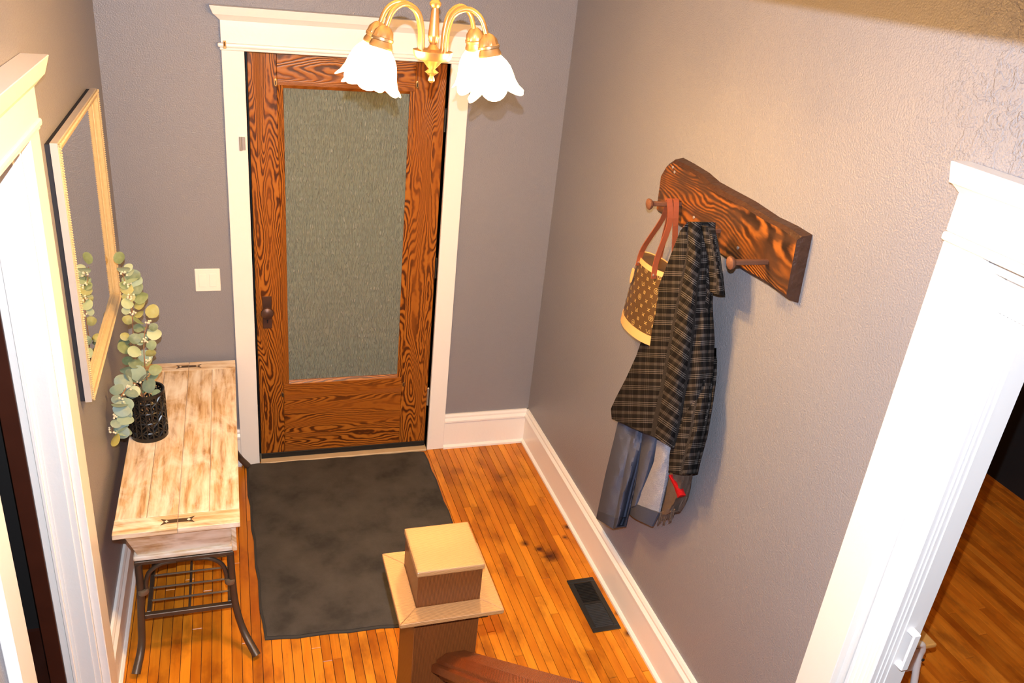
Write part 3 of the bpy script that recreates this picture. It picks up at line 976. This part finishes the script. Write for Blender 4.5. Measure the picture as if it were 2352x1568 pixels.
# iron frame
LX0, LX1, LYN, LYF = BX0 + .022, BX1 - .014, BY0 + .016, BY1 - .016
fr = MB()
for yy in (LYN, LYF): fr.box(LX0 - .012, LX1 + .012, yy - .010, yy + .010, .446, .462)
for xx in (LX0, LX1): fr.box(xx - .010, xx + .010, LYN + .010, LYF - .010, .446, .462)
fr.build('apron_frame', 'iron', g, .002)
for sx, xx in ((-1, LX0), (1, LX1)):
    for sy, yy in ((-1, LYN), (1, LYF)):
        yo = .02 if sy > 0 else 1.0
        fl_x = .036 if sx < 0 else .080
        path = bez([(xx, yy, .448), (xx + sx * .002, yy + sy * .002, .32), (xx + sx * .010, yy + sy * .012, .19), (xx + sx * fl_x * .45, yy + sy * .045, .085), (xx + sx * fl_x, yy + sy * .112, .016)], 22)
        if sy > 0:
            path = [Vector((p.x, min(p.y, -.052), p.z)) for p in path]
        leg = MB().tube(path, [.0135 + .003 * max(0, (i - 14) / 7) for i in range(22)], 12).build('leg', 'iron', g, smooth=True)
        MB().lathe([(.019, -.012), (.021, -.008), (.021, .008), (.019, .012)], (xx - sx * .006, yy, .318), (0, 0, 1), 14, cap=True).build('collar', 'iron_hi', leg, smooth=True)
        MB().tube(bez([(xx - sx * .018, yy, .315), (xx - sx * .020, yy, .36), (xx - sx * .036, yy, .405), (xx - sx * .078, yy, .436), (xx - sx * .13, yy, .442)], 14), .0085, 10).build('arch_brace', 'iron', g, smooth=True)
SZ = .20
sh = MB()
sh.box(LX0 + .008, LX0 + .024, LYN + .01, LYF - .01, SZ - .014, SZ + .004)
sh.box(LX1 - .020, LX1 - .004, LYN + .01, LYF - .01, SZ - .014, SZ + .004)
sh.box(LX0 - .004, LX1 + .006, LYN - .010, LYN + .010, SZ - .016, SZ + .004)
sh.box(LX0 - .004, LX1 + .006, LYF - .010, LYF + .010, SZ - .016, SZ + .004)
sf = sh.build('shelf_frame', 'iron', g, .002)
yy = LYN + .072
while yy < LYF - .02:
    MB().tube([(LX0 + .010, yy, SZ), (LX1 - .006, yy, SZ)], .0042, 8).build('shelf_rod', 'iron_hi', sf, smooth=True)
    yy += .072
MB().tube([((LX0 + LX1) / 2, LYN, SZ - .006), ((LX0 + LX1) / 2, LYF, SZ - .006)], .005, 8).build('shelf_rod', 'iron', sf, smooth=True)

# ------------------------------------------------------------------ vase
VX, VY, VZ, VR, VH = -.452, -.675, TZ, .069, .215
g = tag(empty('lattice_vase', (VX, VY, VZ)), 'black pierced lattice cylinder vase on the console table', 'vase')
def vp(th, h, r=VR): return Vector((VX + r * math.cos(th), VY + r * math.sin(th), VZ + .002 + h))
la = MB()
NC, NR = 10, 4
hh = (VH - .030) / NR
for i in range(NC):
    for jx in range(NR):
        tc = 2 * PI * (i + .5 * (jx % 2)) / NC
        hb = .016 + jx * hh
        dt = PI / NC
        # petal star in each cell
        for (ta, ha, tb, hb2) in ((tc - dt, hb, tc + dt, hb + hh), (tc + dt, hb, tc - dt, hb + hh), (tc, hb, tc, hb + hh), (tc - dt, hb + hh / 2, tc + dt, hb + hh / 2), (tc - dt, hb, tc - dt, hb + hh)):
            pth = [vp(ta + (tb - ta) * s, ha + (hb2 - ha) * s, VR + .001) for s in (0, .33, .67, 1)]
            la.tube(pth, .0042, 5, cap=False)
la.build('lattice', 'vase', g, smooth=True)
for hz, hb_ in ((0, .018), (VH - .014, VH)):
    MB().lathe([(VR - .003, hz), (VR + .004, hz), (VR + .004, hb_), (VR - .003, hb_), (VR - .003, hz)], (VX, VY, VZ), (0, 0, 1), 40).build('rim_band', 'vase', g, smooth=True)
MB().lathe([(VR, 0.0), (VR, .006), (.001, .006)], (VX, VY, VZ), (0, 0, 1), 30, cap=True).build('base_disc', 'vase', g)

# ------------------------------------------------------------------ eucalyptus
def leaf_mesh():
    m = MB()
    N = 14
    m.v.append((0.5, 0, .06))
    for k in range(N):
        a = 2 * PI * k / N
        x = .5 - .5 * math.cos(a)
        y = .47 * math.sin(a) * (1 + .12 * math.cos(a))
        if k == 0: x = -.04
        m.v.append((x, y, -.12 * abs(y) + .05 * math.sin(2 * a)))
    for k in range(N):
        m.f.append((0, 1 + k, 1 + (k + 1) % N))
    me = m.mesh('leaf', 'leaf', smooth=True)
    return me
LEAF = leaf_mesh()
def berries(c, rnd):
    m = MB()
    for i in range(rnd.randint(5, 8)):
        o = c + Vector((rnd.uniform(-1, 1), rnd.uniform(-1, 1), rnd.uniform(-1, 1))) * .012
        m.lathe([(.0006, -.0042), (.0038, -.002), (.0038, .002), (.0006, .0042)], o, (0, 0, 1), 6, cap=True)
    return m
UPR = [(112, 124, 74), (146, 162, 126), (92, 108, 56), (160, 172, 142), (76, 94, 66), (150, 140, 56), (120, 140, 110)]
DRP = [(104, 126, 122), (136, 156, 138), (84, 106, 108), (160, 176, 150), (112, 132, 118)]
def sprig(pts, n, size, label, seed, bn, pal=UPR):
    rnd = random.Random(seed)
    path = bez(pts, 40)
    g = tag(empty('eucalyptus_stem', path[0]), label, 'plant stem', 'eucalyptus stems in the black vase')
    MB().tube(path, [.0032 - .0018 * i / 39 for i in range(40)], 6).build('twig', 'stem', g, smooth=True)
    r0 = root_loc(g)
    for i in range(n):
        t = .22 + .78 * (i + rnd.uniform(-.2, .2)) / max(1, n - 1)
        t = min(max(t, .1), 1.0)
        k = int(t * 39)
        p = path[k]
        tan = (path[min(k + 1, 39)] - path[max(k - 1, 0)]).normalized()
        # leaf spreads sideways, turned mostly towards the room
        ang = PI * (i % 2) + rnd.uniform(-.9, .9)
        view = (CAM_LOC - p).normalized()
        side = tan.cross(view).normalized()
        d = (side * math.cos(ang) + view * (.55 * math.sin(ang) + .1) + tan * rnd.uniform(.0, .6)).normalized()
        if i >= n - 1: d = (tan + side * .2).normalized()
        nrm = (view * .8 + Vector((0, 0, .5)) + Vector((rnd.uniform(-1, 1), rnd.uniform(-.8, .8), rnd.uniform(-.7, .7)))).normalized()
        yv = nrm.cross(d).normalized()
        nv = d.cross(yv).normalized()
        s = size * rnd.uniform(.68, 1.15)
        o = bpy.data.objects.new('leaf', LEAF)
        M4 = Matrix((d, yv, nv)).transposed().to_4x4()
        pet = .012
        base = p + d * pet - r0
        # keep clear of the wall
        tip = p + d * (s + pet)
        if tip.x - .3 * s < XL + .008 + (.045 if tip.z > MZ0 and MY0 < tip.y < MY1 else 0):
            base.x += XL + .01 + (.045 if tip.z > MZ0 and MY0 < tip.y < MY1 else 0) - (tip.x - .3 * s)
        o.matrix_local = Matrix.Translation(base) @ M4 @ Matrix.Diagonal((s, s, s, 1))
        o.color = sl(188, 164, 48) if (pal is DRP and i == n - 1) else sl(*rnd.choice(pal))
        o.parent = g
        C.objects.link(o)
    for i in range(bn):
        k = int((.3 + .65 * i / max(1, bn - 1)) * 39)
        q = path[k] + Vector((rnd.uniform(.0, .012), -.014, rnd.uniform(-.008, .012)))
        berries(q, rnd).build('berry_cluster', 'berry', g, smooth=True)
    return g
mouth = Vector((VX, VY, VZ + VH - .01))
inner = Vector((VX + .01, VY - .01, VZ + .03))
def pa(px, py, y): return at(px, py, 1, y)
sprig([inner, mouth + Vector((-.01, 0, 0)), pa(312, 830, -.68), pa(306, 770, -.66), pa(302, 700, -.64), pa(288, 650, -.62), pa(276, 612, -.62)], 30, .052,
      'tall upright eucalyptus stem leaning against the mirror edge', 5, 7)
sprig([inner + Vector((.01, .01, 0)), mouth + Vector((.012, 0, 0)), pa(332, 830, -.70), pa(331, 775, -.69), pa(340, 735, -.67)], 15, .050,
      'shorter upright eucalyptus stem on the door side of the vase', 12, 4)
sprig([inner + Vector((-.01, -.01, 0)), mouth + Vector((-.015, -.02, .01)), pa(302, 880, -.76), pa(276, 915, -.85), pa(262, 960, -.90), pa(256, 990, -.93)], 25, .060,
      'drooping eucalyptus stem hanging over the wall side of the vase', 21, 5, DRP)

# ------------------------------------------------------------------ mat
g = tag(empty('door_mat', (.42, -.66, 0)), 'charcoal grey plush mat in front of the door', 'mat')
def matpoly(ins, n=14):
    cs = [(-.079, -.022), (.893, -.040), (.905, -1.352), (-.037, -1.298)]
    pts = []
    for i in range(4):
        a, c_ = Vector(cs[i]), Vector(cs[(i + 1) % 4])
        for k in range(n):
            t_ = k / n
            q = a.lerp(c_, t_)
            nrm = Vector((-(c_ - a).y, (c_ - a).x)).normalized()
            wv = .004 * math.sin(k * 2.1 + i) * (0 if k == 0 else 1)
            q = q + nrm * (wv - ins)
            if k == 0:
                pv = (Vector(cs[i - 1]) - a).normalized(); nx_ = (c_ - a).normalized()
                q = a + (pv + nx_) * (.006 + ins)
            pts.append((q.x, q.y))
    return pts
def flatmesh(rings, zs):
    m = MB()
    rr = [[(x, y, z) for (x, y) in r] for r, z in zip(rings, zs)]
    return m.rings(rr, True, True)
flatmesh([matpoly(-.0), matpoly(-.0), matpoly(.006)], [.001, .006, .009]).build('binding', 'mat_edge', g)
flatmesh([matpoly(.010), matpoly(.010), matpoly(.016)], [.002, .012, .015]).build('pile', 'mat', g, smooth=True)

# ------------------------------------------------------------------ floor register
vx0, vx1, vy0, vy1 = 1.320, 1.452, -1.530, -1.200
g = tag(empty('floor_register', ((vx0 + vx1) / 2, (vy0 + vy1) / 2, 0)), 'black metal floor register by the right baseboard', 'vent')
fr = MB()
i_ = .024
for (a, b_, c_, d_) in ((vx0, vx1, vy0, vy0 + i_), (vx0, vx1, vy1 - i_, vy1), (vx0, vx0 + i_, vy0 + i_, vy1 - i_), (vx1 - i_, vx1, vy0 + i_, vy1 - i_)):
    fr.box(a, b_, c_, d_, .0005, .006)
fr.build('frame', 'vent', g, .0015)
MB().box(vx0 + i_, vx1 - i_, vy0 + i_, vy1 - i_, .0002, .0012).build('damper', 'rubber', g)
n = 30
for i in range(n):
    yy = vy0 + i_ + (i + .5) * (vy1 - vy0 - 2 * i_) / n
    if i == n // 2: 
        MB().box(vx0 + i_, vx1 - i_, yy - .004, yy + .004, .001, .0055).build('crossbar', 'vent', g)
        continue
    tl = .0016 if i < n // 2 else -.0016
    MB().obox(((vx0 + vx1) / 2, yy, .0034), ((vx1 - vx0) / 2 - i_, 0, 0), (0, .0022, tl), (0, .0004, .0006)).build('louver', 'vent', g)

# ------------------------------------------------------------------ coat rack
XW = XR
g = tag(empty('coat_rack', (XR, -1.6, 1.76)), 'live edge wooden coat rack with rusty railroad spikes', 'coat rack')
xf = 1.458
top = [(1518, 405), (1530, 384), (1544, 374), (1568, 384), (1602, 405), (1625, 429), (1652, 447), (1706, 475), (1759, 508), (1797, 527), (1830, 552)]
bot = [(1806, 678), (1759, 645), (1700, 612), (1650, 578), (1600, 540), (1560, 512), (1508, 480)]
front = [at(x, y, 0, xf) for x, y in top + bot]
cen = sum(front, Vector()) / len(front)
rings = []
backo = []
for i, p in enumerate(front):
    d = Vector((0, p.y - cen.y, p.z - cen.z))
    q = p.copy()
    vert = .017 + .004 * math.sin(i * 1.3)
    q.z += vert if i < len(top) else -vert * 1.1
    q.y += -.006 if p.y < cen.y - .3 else (.004 if p.y > cen.y + .3 else 0)
    q.x = XR - .0005
    mid = p.lerp(q, .45); mid.x = xf + .012; mid.z += (.004 if i < len(top) else -.004)
    backo.append((p, mid, q))
sb = MB()
m_ = len(front)
sb.rings([[b_[0] for b_ in backo], [b_[1] for b_ in backo], [b_[2] for b_ in backo]], True, True)
me_o = sb.build('slab', 'rack', g)
me = me_o.data
me.materials.append(M['bark'])
for poly in me.polygons:
    if poly.normal.x > -.85:
        poly.material_index = 1
SPK = [(-1.345, 1.858), (-1.625, 1.852), (-1.909, 1.850)]
for (sy, sz) in SPK:
    s = MB()
    s.obox((xf - .058, sy, sz), (.066, 0, 0), (0, .0078, 0), (0, 0, .0078))
    so = s.build('spike', 'spike', g, .0025)
    hd_ = MB().lathe([(.008, 0), (.016, .006), (.0205, .013), (.020, .018), (.013, .022), (.004, .0235)], (xf - .112, sy, sz), (-1, 0, -.12), 14, cap=True)
    hd_.build('spike_head', 'spike', so, smooth=True)
for (px, py) in ((1550, 395), (1594, 499), (1640, 545), (1695, 569), (1546, 384)):
    q = at(px, py, 0, xf)
    MB().lathe([(.0055, 0), (.0055, .002), (.003, .0035)], q, (-1, 0, 0), 10, cap=True).build('screw_head', 'chrome', g, smooth=True)

# ------------------------------------------------------------------ handbag
BYc, BXc = -1.302, 1.428
g = tag(empty('handbag', (BXc, BYc, 1.325)), 'brown monogram bucket handbag hanging from the first spike', 'handbag')
def bag_pt(th, h, off=0.0):     # h 0..1
    a = .146 + (.116 - .146) * h + .006 * math.sin(h * 3); bb = .066 + (.046 - .066) * h
    yy = BYc + .012 * (1 - h) - (a + off) * math.cos(th) * 1.0
    xx = BXc - (bb + off) * math.sin(th)
    return Vector((xx, yy, 1.330 + .285 * h))
def bag_band(h0, h1, off, n=6, seg=44):
    rr = []
    for i in range(n + 1):
        h = h0 + (h1 - h0) * i / n
        rr.append([bag_pt(2 * PI * k / seg, h, off) for k in range(seg)])
    return rr
MB().rings(bag_band(.0, 1.0, 0, 12), True, True).build('body', 'canvas', g, smooth=True)
def shell(h0, h1):
    o_ = bag_band(h0, h1, .0025, 3); i_ = bag_band(h0, h1, -.001, 3)
    return MB().rings(o_ + i_[::-1] + [o_[0]], True, False)
tag(shell(-.005, .125).build('base_band', 'tan', g, smooth=True), 'tan leather base')
tag(shell(.945, 1.012).build('rim_band', 'tan', g, smooth=True), 'tan leather rim')
# monogram print
pr_ = MB()
def mark(kind, th, h, s):
    c0_ = bag_pt(th, h, .0008)
    e = .02
    u = (bag_pt(th + e, h, .0008) - bag_pt(th - e, h, .0008)).normalized()
    v = (bag_pt(th, h + e, .0008) - bag_pt(th, h - e, .0008)).normalized()
    nrm = u.cross(v).normalized()
    if nrm.dot(Vector((BXc, BYc, c0_.z)) - c0_) > 0: nrm = -nrm
    c0_ = c0_ + nrm * .0008
    def seg(x0_, y0_, x1_, y1_, w):
        a = c0_ + (u * x0_ + v * y0_) * s; b2 = c0_ + (u * x1_ + v * y1_) * s
        d = (b2 - a).normalized(); nn = nrm.cross(d) * w * s
        pr_.quad(a + nn, b2 + nn, b2 - nn, a - nn)
    if kind == 0:      # L and V crossed
        seg(-.55, .75, -.85, -.45, .09); seg(-.85, -.45, -.1, -.45, .08)
        seg(-.25, .35, .15, -.8, .10); seg(.15, -.8, .75, .35, .07); seg(-.4, .35, -.05, .35, .06); seg(.55, .35, .9, .35, .06)
    elif kind == 1:    # four pointed star
        for k in range(4):
            a = PI / 4 + k * PI / 2
            seg(.12 * math.cos(a), .12 * math.sin(a), .85 * math.cos(a), .85 * math.sin(a), .16)
    elif kind == 2:    # flower in a ring
        for k in range(10):
            a, b2 = 2 * PI * k / 10, 2 * PI * (k + 1) / 10
            seg(.85 * math.cos(a), .85 * math.sin(a), .85 * math.cos(b2), .85 * math.sin(b2), .08)
        for k in range(4):
            a = k * PI / 2
            seg(.14 * math.cos(a), .14 * math.sin(a), .52 * math.cos(a), .52 * math.sin(a), .15)
    else:              # square flower
        for k in range(4):
            a = k * PI / 2 + PI / 4
            q = (math.cos(a) * .8, math.sin(a) * .8); q2 = (math.cos(a + PI / 2) * .8, math.sin(a + PI / 2) * .8)
            seg(q[0], q[1], q2[0], q2[1], .08)
            seg(q[0] * .2, q[1] * .2, q[0] * .6, q[1] * .6, .14)
row = 0
h = .175
while h < .93:
    for k in range(18):
        th = 2 * PI * (k + .5 * (row % 2)) / 18
        kind = (k + row * 2) % 4 if row % 2 else (1 if k % 2 else (0 if (k // 2 + row // 2) % 2 else 2))
        if row % 2: kind = 3 if k % 2 else 1
        mark(kind, th, h, .0125 if kind in (0, 2) else .0095)
    row += 1
    h += .094
pr_.build('monogram_print', 'print', g)
def ribbon(path, w, th, side):
    P = bez(path, 26)
    rr = []
    for i, p in enumerate(P):
        t_ = (P[min(i + 1, 25)] - P[max(i - 1, 0)]).normalized()
        s_ = Vector(side)
        s_ = (s_ - t_ * s_.dot(t_)).normalized()
        n_ = t_.cross(s_)
        rr.append([p + s_ * w + n_ * th, p - s_ * w + n_ * th, p - s_ * w - n_ * th, p + s_ * w - n_ * th])
    return MB().rings(rr, True, True)
s1y, s1z = SPK[0]
xs = xf - .052
st1 = ribbon([(BXc - .046, BYc + .055, 1.585), (BXc - .044, BYc + .040, 1.66), (xs + .004, s1y + .022, 1.80), (xs, s1y + .004, s1z + .0125), (xs, s1y - .012, s1z + .006), (xs + .004, s1y - .030, 1.79), (BXc - .044, BYc - .075, 1.66), (BXc - .046, BYc - .080, 1.585)], .0105, .0018, (1, .0, 0))
o = st1.build('strap', 'strap', g)
st2 = ribbon([(BXc + .040, BYc + .055, 1.585), (BXc + .030, BYc + .035, 1.66), (xs + .026, s1y + .020, 1.80), (xs + .026, s1y + .004, s1z + .0125), (xs + .026, s1y - .012, s1z + .006), (xs + .028, s1y - .030, 1.79), (BXc + .030, BYc - .070, 1.66), (BXc + .040, BYc - .080, 1.585)], .0105, .0018, (1, 0, 0))
st2.build('strap', 'strap', g)
for yy_ in (BYc + .055, BYc - .080):
    MB().lathe([(.005, 0), (.005, .003), (.002, .0045)], (BXc - .0485, yy_, 1.60), (-1, 0, 0), 10, cap=True).build('rivet', 'chrome', g, smooth=True)
tgp = [(0, 0), (.010, -.006), (.013, -.030), (.009, -.058), (0, -.068), (-.009, -.058), (-.013, -.030), (-.010, -.006)]
ty, tz = BYc + .066, 1.572
tg = MB()
tg.rings([[Vector((BXc - .055 - o_, ty + a * .8 + .32 * -bz * .35, tz + bz)) for a, bz in tgp] for o_ in (0, .0025)], True, True)
tg.build('luggage_tag', 'tan', g)
MB().tube([(BXc - .052, BYc + .055, 1.60), (BXc - .054, BYc + .062, 1.585), (BXc - .055, ty, tz - .004)], .0028, 6).build('tag_clip', 'chrome', g)

# ------------------------------------------------------------------ hanging cloth from traced fold lines at real depth
def resample(line, t):
    ds = [0]
    for a, c_ in zip(line, line[1:]):
        ds.append(ds[-1] + math.hypot(c_[0] - a[0], c_[1] - a[1]))
    d = t * ds[-1]
    for i in range(len(line) - 1):
        if d <= ds[i + 1] + 1e-6:
            f = (d - ds[i]) / max(1e-9, ds[i + 1] - ds[i])
            return (line[i][0] + (line[i + 1][0] - line[i][0]) * f, line[i][1] + (line[i + 1][1] - line[i][1]) * f)
    return line[-1]
def lerp_list(v, t):
    if not isinstance(v, (list, tuple)): return v
    k = t * (len(v) - 1); i = min(int(k), len(v) - 2)
    return v[i] + (v[i + 1] - v[i]) * (k - i)
def drape(name, mat, parent, lines, depth, bulge, skew, rows=44, sub=9, backx=1.492, wrinkle=.002, seed=1, thick=True, th=.05):
    """lines: fold lines from left to right, depth: distance x of each line, bulge: per panel"""
    rnd = random.Random(seed)
    ph = [rnd.uniform(0, 6) for _ in range(6)]
    m = MB(); m.uvs = []
    ring = []
    nl = len(lines)
    grid = []
    for r in range(rows + 1):
        t = r / rows
        row = []; ucum = 0; prev = None
        for k in range(nl - 1):
            for s in range(sub + (1 if k == nl - 2 else 0)):
                f = s / sub
                a = resample(lines[k], t); c_ = resample(lines[k + 1], t)
                px, py = a[0] + (c_[0] - a[0]) * f, a[1] + (c_[1] - a[1]) * f
                da, db = lerp_list(depth[k], t), lerp_list(depth[k + 1], t)
                x = da + (db - da) * f - lerp_list(bulge[k], t) * math.sin(PI * f)
                edge = min(1, 4 * f * (1 - f) + .2)
                x += wrinkle * edge * (math.sin(9 * t + ph[0] + 6 * f) + .7 * math.sin(23 * t + 8 * f + ph[1]) + .6 * math.sin(41 * t - 11 * f + ph[2]))
                p = at(px, py, 0, x)
                if prev is not None: ucum += (p - prev).length
                prev = p
                row.append((p, ucum, skew[k], px, py))
        grid.append(row)
    nc = len(grid[0])
    # texture lengths: v down the cloth
    vlen = [[0.0] * nc for _ in grid]
    for r in range(1, rows + 1):
        for c_ in range(nc):
            vlen[r][c_] = vlen[r - 1][c_] + (grid[r][c_][0] - grid[r - 1][c_][0]).length
    for r in range(rows + 1):
        for c_ in range(nc):
            p, u, sk, px, py = grid[r][c_]
            ca, sa = math.cos(sk), math.sin(sk)
            m.v.append(tuple(p)); m.uvs.append((.0022 * (px * ca + py * sa), .00175 * (py * ca - px * sa)))
    for r in range(rows):
        for c_ in range(nc - 1):
            a = r * nc + c_
            m.f.append((a, a + 1, a + nc + 1, a + nc))
    if thick:   # back of the garment lying near the wall
        off = len(m.v)
        for r in range(rows + 1):
            for c_ in range(nc):
                p = grid[r][c_][0]
                e = min(c_, nc - 1 - c_) / (nc / 2)
                bx = max(p.x + .004, min(backx, p.x + .008 + th * min(1, e * 1.3)))
                m.v.append((bx, p.y, p.z)); m.uvs.append(m.uvs[r * nc + c_])
        for r in range(rows):
            for c_ in range(nc - 1):
                a = off + r * nc + c_
                m.f.append((a + nc, a + nc + 1, a + 1, a))
            for c_ in (0, nc - 1):
                a = r * nc + c_; bq = off + a
                m.f.append((a, a + nc, bq + nc, bq))
        for r in (0, rows):
            for c_ in range(nc - 1):
                a = r * nc + c_; bq = off + a
                m.f.append((a, a + 1, bq + 1, bq))
    return m.build(name, mat, parent, smooth=True)

# hooded sweatshirt behind, then scarf, then flannel shirt
g = tag(empty('sweatshirt', (1.45, -1.5, .45)), 'blue grey sweatshirt hanging under the plaid shirt', 'sweatshirt')
drape('sleeve', 'hood', g, [[(1428, 930), (1412, 1000), (1390, 1090), (1373, 1172)], [(1462, 940), (1446, 1020), (1428, 1110), (1412, 1190)], [(1486, 960), (1470, 1040), (1448, 1120), (1432, 1188)]], [[1.468, 1.445, 1.44], [1.462, 1.415, 1.40], [1.468, 1.445, 1.44]], [[.004, .026, .028], [.004, .028, .03]], [0, 0], 24, 8, 1.48, .004, 3)
drape('cuff', 'cuff', g, [[(1373, 1172), (1369, 1190)], [(1412, 1190), (1408, 1214)], [(1432, 1188), (1424, 1206)]], [1.438, 1.396, 1.438], [.03, .03], [0, 0], 4, 8, 1.48, 0, 4)
drape('body_panel', 'hood', g, [[(1478, 960), (1474, 1010), (1462, 1080), (1446, 1165)], [(1508, 985), (1500, 1030), (1484, 1090), (1462, 1160)]], [1.455, 1.412], [.022], [0], 20, 8, 1.48, .003, 5)
drape('sherpa_lining', 'sherpa', g, [[(1509, 1010), (1502, 1060), (1482, 1110), (1460, 1158)], [(1540, 1020), (1532, 1070), (1524, 1120), (1512, 1178)]], [1.416, 1.424], [.012], [0], 20, 8, 1.475, .002, 6)
drape('hem_rib', 'cuff', g, [[(1446, 1165), (1444, 1180)], [(1460, 1158), (1457, 1190)], [(1512, 1178), (1497, 1209)]], [1.448, 1.408, 1.418], [.004, .012], [0, 0], 5, 8, 1.475, 0, 7)
drape('body_upper', 'hood', g, [[(1596, 545), (1560, 700), (1510, 850), (1462, 925)], [(1620, 545), (1600, 750), (1570, 900), (1530, 985)]], [1.47, 1.47], [.02], [0], 14, 6, 1.488, .001, 8)

g = tag(empty('scarf', (1.46, -1.75, .72)), 'brown fringed scarf with a red stripe below the shirt sleeve', 'scarf')
drape('wrap', 'scarf', g, [[(1538, 1020), (1532, 1090), (1522, 1150), (1513, 1180)], [(1560, 1030), (1556, 1100), (1546, 1150), (1530, 1182)], [(1586, 1040), (1578, 1100), (1570, 1125), (1549, 1170)]], [1.45, 1.425, 1.45], [.010, .014], [0, 0], 20, 6, 1.48, .003, 9)
drape('stripe', 'red', g, [[(1535, 1092), (1549, 1120), (1556, 1143)], [(1538, 1090), (1554, 1117), (1563, 1137)]], [1.422, 1.415], [.004], [0], 8, 3, 1.44, .0, 10)
fg = MB()
rnd = random.Random(4)
for i in range(34):
    f = i / 33
    px, py = 1513 + (1549 - 1513) * f, 1177 - 8 * f
    a = at(px, py, 0, 1.437 + rnd.uniform(-.008, .012))
    e = at(px - 6 + rnd.uniform(-5, 4), py + rnd.uniform(16, 32), 0, a.x + rnd.uniform(-.004, .006))
    fg.tube([a, a.lerp(e, .5) + Vector((0, rnd.uniform(-.003, .003), 0)), e], [.0035, .0028, .0012], 5)
tag(fg.build('fringe', 'scarf', g), kind='stuff')

g = tag(empty('flannel_shirt', (1.42, -1.6, .9)), 'dark plaid flannel shirt draped over the middle spike', 'shirt')
LA = [(1562, 530), (1552, 556), (1535, 600), (1510, 665), (1485, 745), (1462, 815), (1438, 868), (1416, 910), (1403, 938), (1405, 962)]
LB = [(1580, 509), (1582, 575), (1566, 660), (1550, 745), (1535, 830), (1522, 910), (1512, 960), (1504, 1004)]
LC = [(1612, 511), (1612, 580), (1602, 680), (1592, 780), (1580, 870), (1566, 950), (1556, 1000), (1548, 1030)]
LD = [(1637, 536), (1636, 600), (1632, 700), (1637, 780), (1634, 850), (1624, 930), (1612, 990), (1602, 1040)]
drape('body', 'plaid', g, [LA, LB, LC, LD], [[1.302, 1.41, 1.45, 1.45], [1.300, 1.35, 1.372, 1.385], [1.335, 1.362, 1.385, 1.395], [1.40, 1.44, 1.455, 1.455]],
      [[.012, .022, .028, .03], [.016, .03, .034, .03], [.012, .022, .026, .024]], [.03, .62, -.06], 60, 10, 1.488, .0022, 11)
drape('sleeve', 'plaid', g, [[(1592, 800), (1575, 900), (1552, 980), (1538, 1040), (1535, 1084)], [(1618, 800), (1604, 900), (1588, 1000), (1572, 1060), (1566, 1090)], [(1636, 800), (1628, 920), (1612, 1000), (1600, 1050), (1591, 1089)]],
      [[1.45, 1.41, 1.405], [1.44, 1.39, 1.385], [1.475, 1.44, 1.43]], [.016, .018], [.05, -.08], 30, 7, 1.47, .002, 12)
drape('collar_flap', 'plaid', g, [[(1606, 516), (1622, 590), (1628, 640), (1630, 670)], [(1628, 524), (1640, 580), (1648, 640), (1648, 676)], [(1643, 548), (1650, 592), (1657, 640), (1661, 678)]],
      [[1.33, 1.37, 1.395], [1.34, 1.362, 1.382], [1.37, 1.39, 1.40]], [.008, .006], [.12, .18], 24, 6, 1.44, .001, 13, th=.012)

# ------------------------------------------------------------------ small chair beyond the opening
cx, cy = 2.165, -2.15
g = tag(empty('child_chair', (cx, cy, 0)), 'small white tube framed chair with a wooden seat beyond the right opening', 'chair')
MB().box(cx - .17, cx + .185, cy - .105, cy + .17, .432, .450).build('seat', 'seat', g, .006, bseg=2)
fx0, fx1 = cx - .17, cx + .092
lp_ = bez([(fx0 - .03, cy - .19, .01), (fx0, cy - .13, .38), (fx0 + .01, cy - .13, .475), (fx0 + .05, cy - .13, .505), (fx1 - .05, cy - .13, .505), (fx1 - .01, cy - .13, .475), (fx1, cy - .13, .38), (fx1 + .03, cy - .19, .01)], 44)
MB().tube(lp_, .013, 10).build('front_hoop', 'white_tube', g, smooth=True)
lp_ = bez([(fx0 - .02, cy + .26, .01), (fx0, cy + .16, .40), (fx0 + .04, cy + .15, .418), (fx1 - .04, cy + .15, .418), (fx1, cy + .16, .40), (fx1 + .02, cy + .26, .01)], 36)
MB().tube(lp_, .013, 10).build('rear_hoop', 'white_tube', g, smooth=True)
MB().box(fx0 + .012, fx1 - .012, cy - .128, cy - .120, .36, .475).build('front_panel', 'white_tube', g, .002)
MB().lathe([(.006, 0), (.006, .004), (.002, .006)], (fx1 - .002, cy - .142, .43), (0, -1, 0), 8, cap=True).build('bolt', 'rubber', g)

# ------------------------------------------------------------------ unseen lamp added to brighten the next room's floor
g = tag(empty('added_dome_lamp', (3.0, -2.6, CEIL)), 'unseen dome lamp added to brighten the floor beyond the right opening', 'lamp')
MB().lathe([(.10, 0), (.10, -.02), (.085, -.03)], (3.0, -2.6, CEIL), (0, 0, 1), 24).build('collar', 'brass', g, smooth=True)
MB().lathe([(.085, -.025), (.13, -.05), (.12, -.09), (.07, -.12), (.005, -.13)], (3.0, -2.6, CEIL), (0, 0, 1), 24).build('glass_dome', 'shade', g, smooth=True)
ld = bpy.data.lights.new('parlour_fill_light', 'POINT')
ld.energy = 26.0
ld.color = (1.0, .62, .30)
ld.shadow_soft_size = .06
lo_ = bpy.data.objects.new('parlour_fill_light', ld)
lo_.location = (0, 0, -.17)
lo_.parent = g
C.objects.link(lo_)
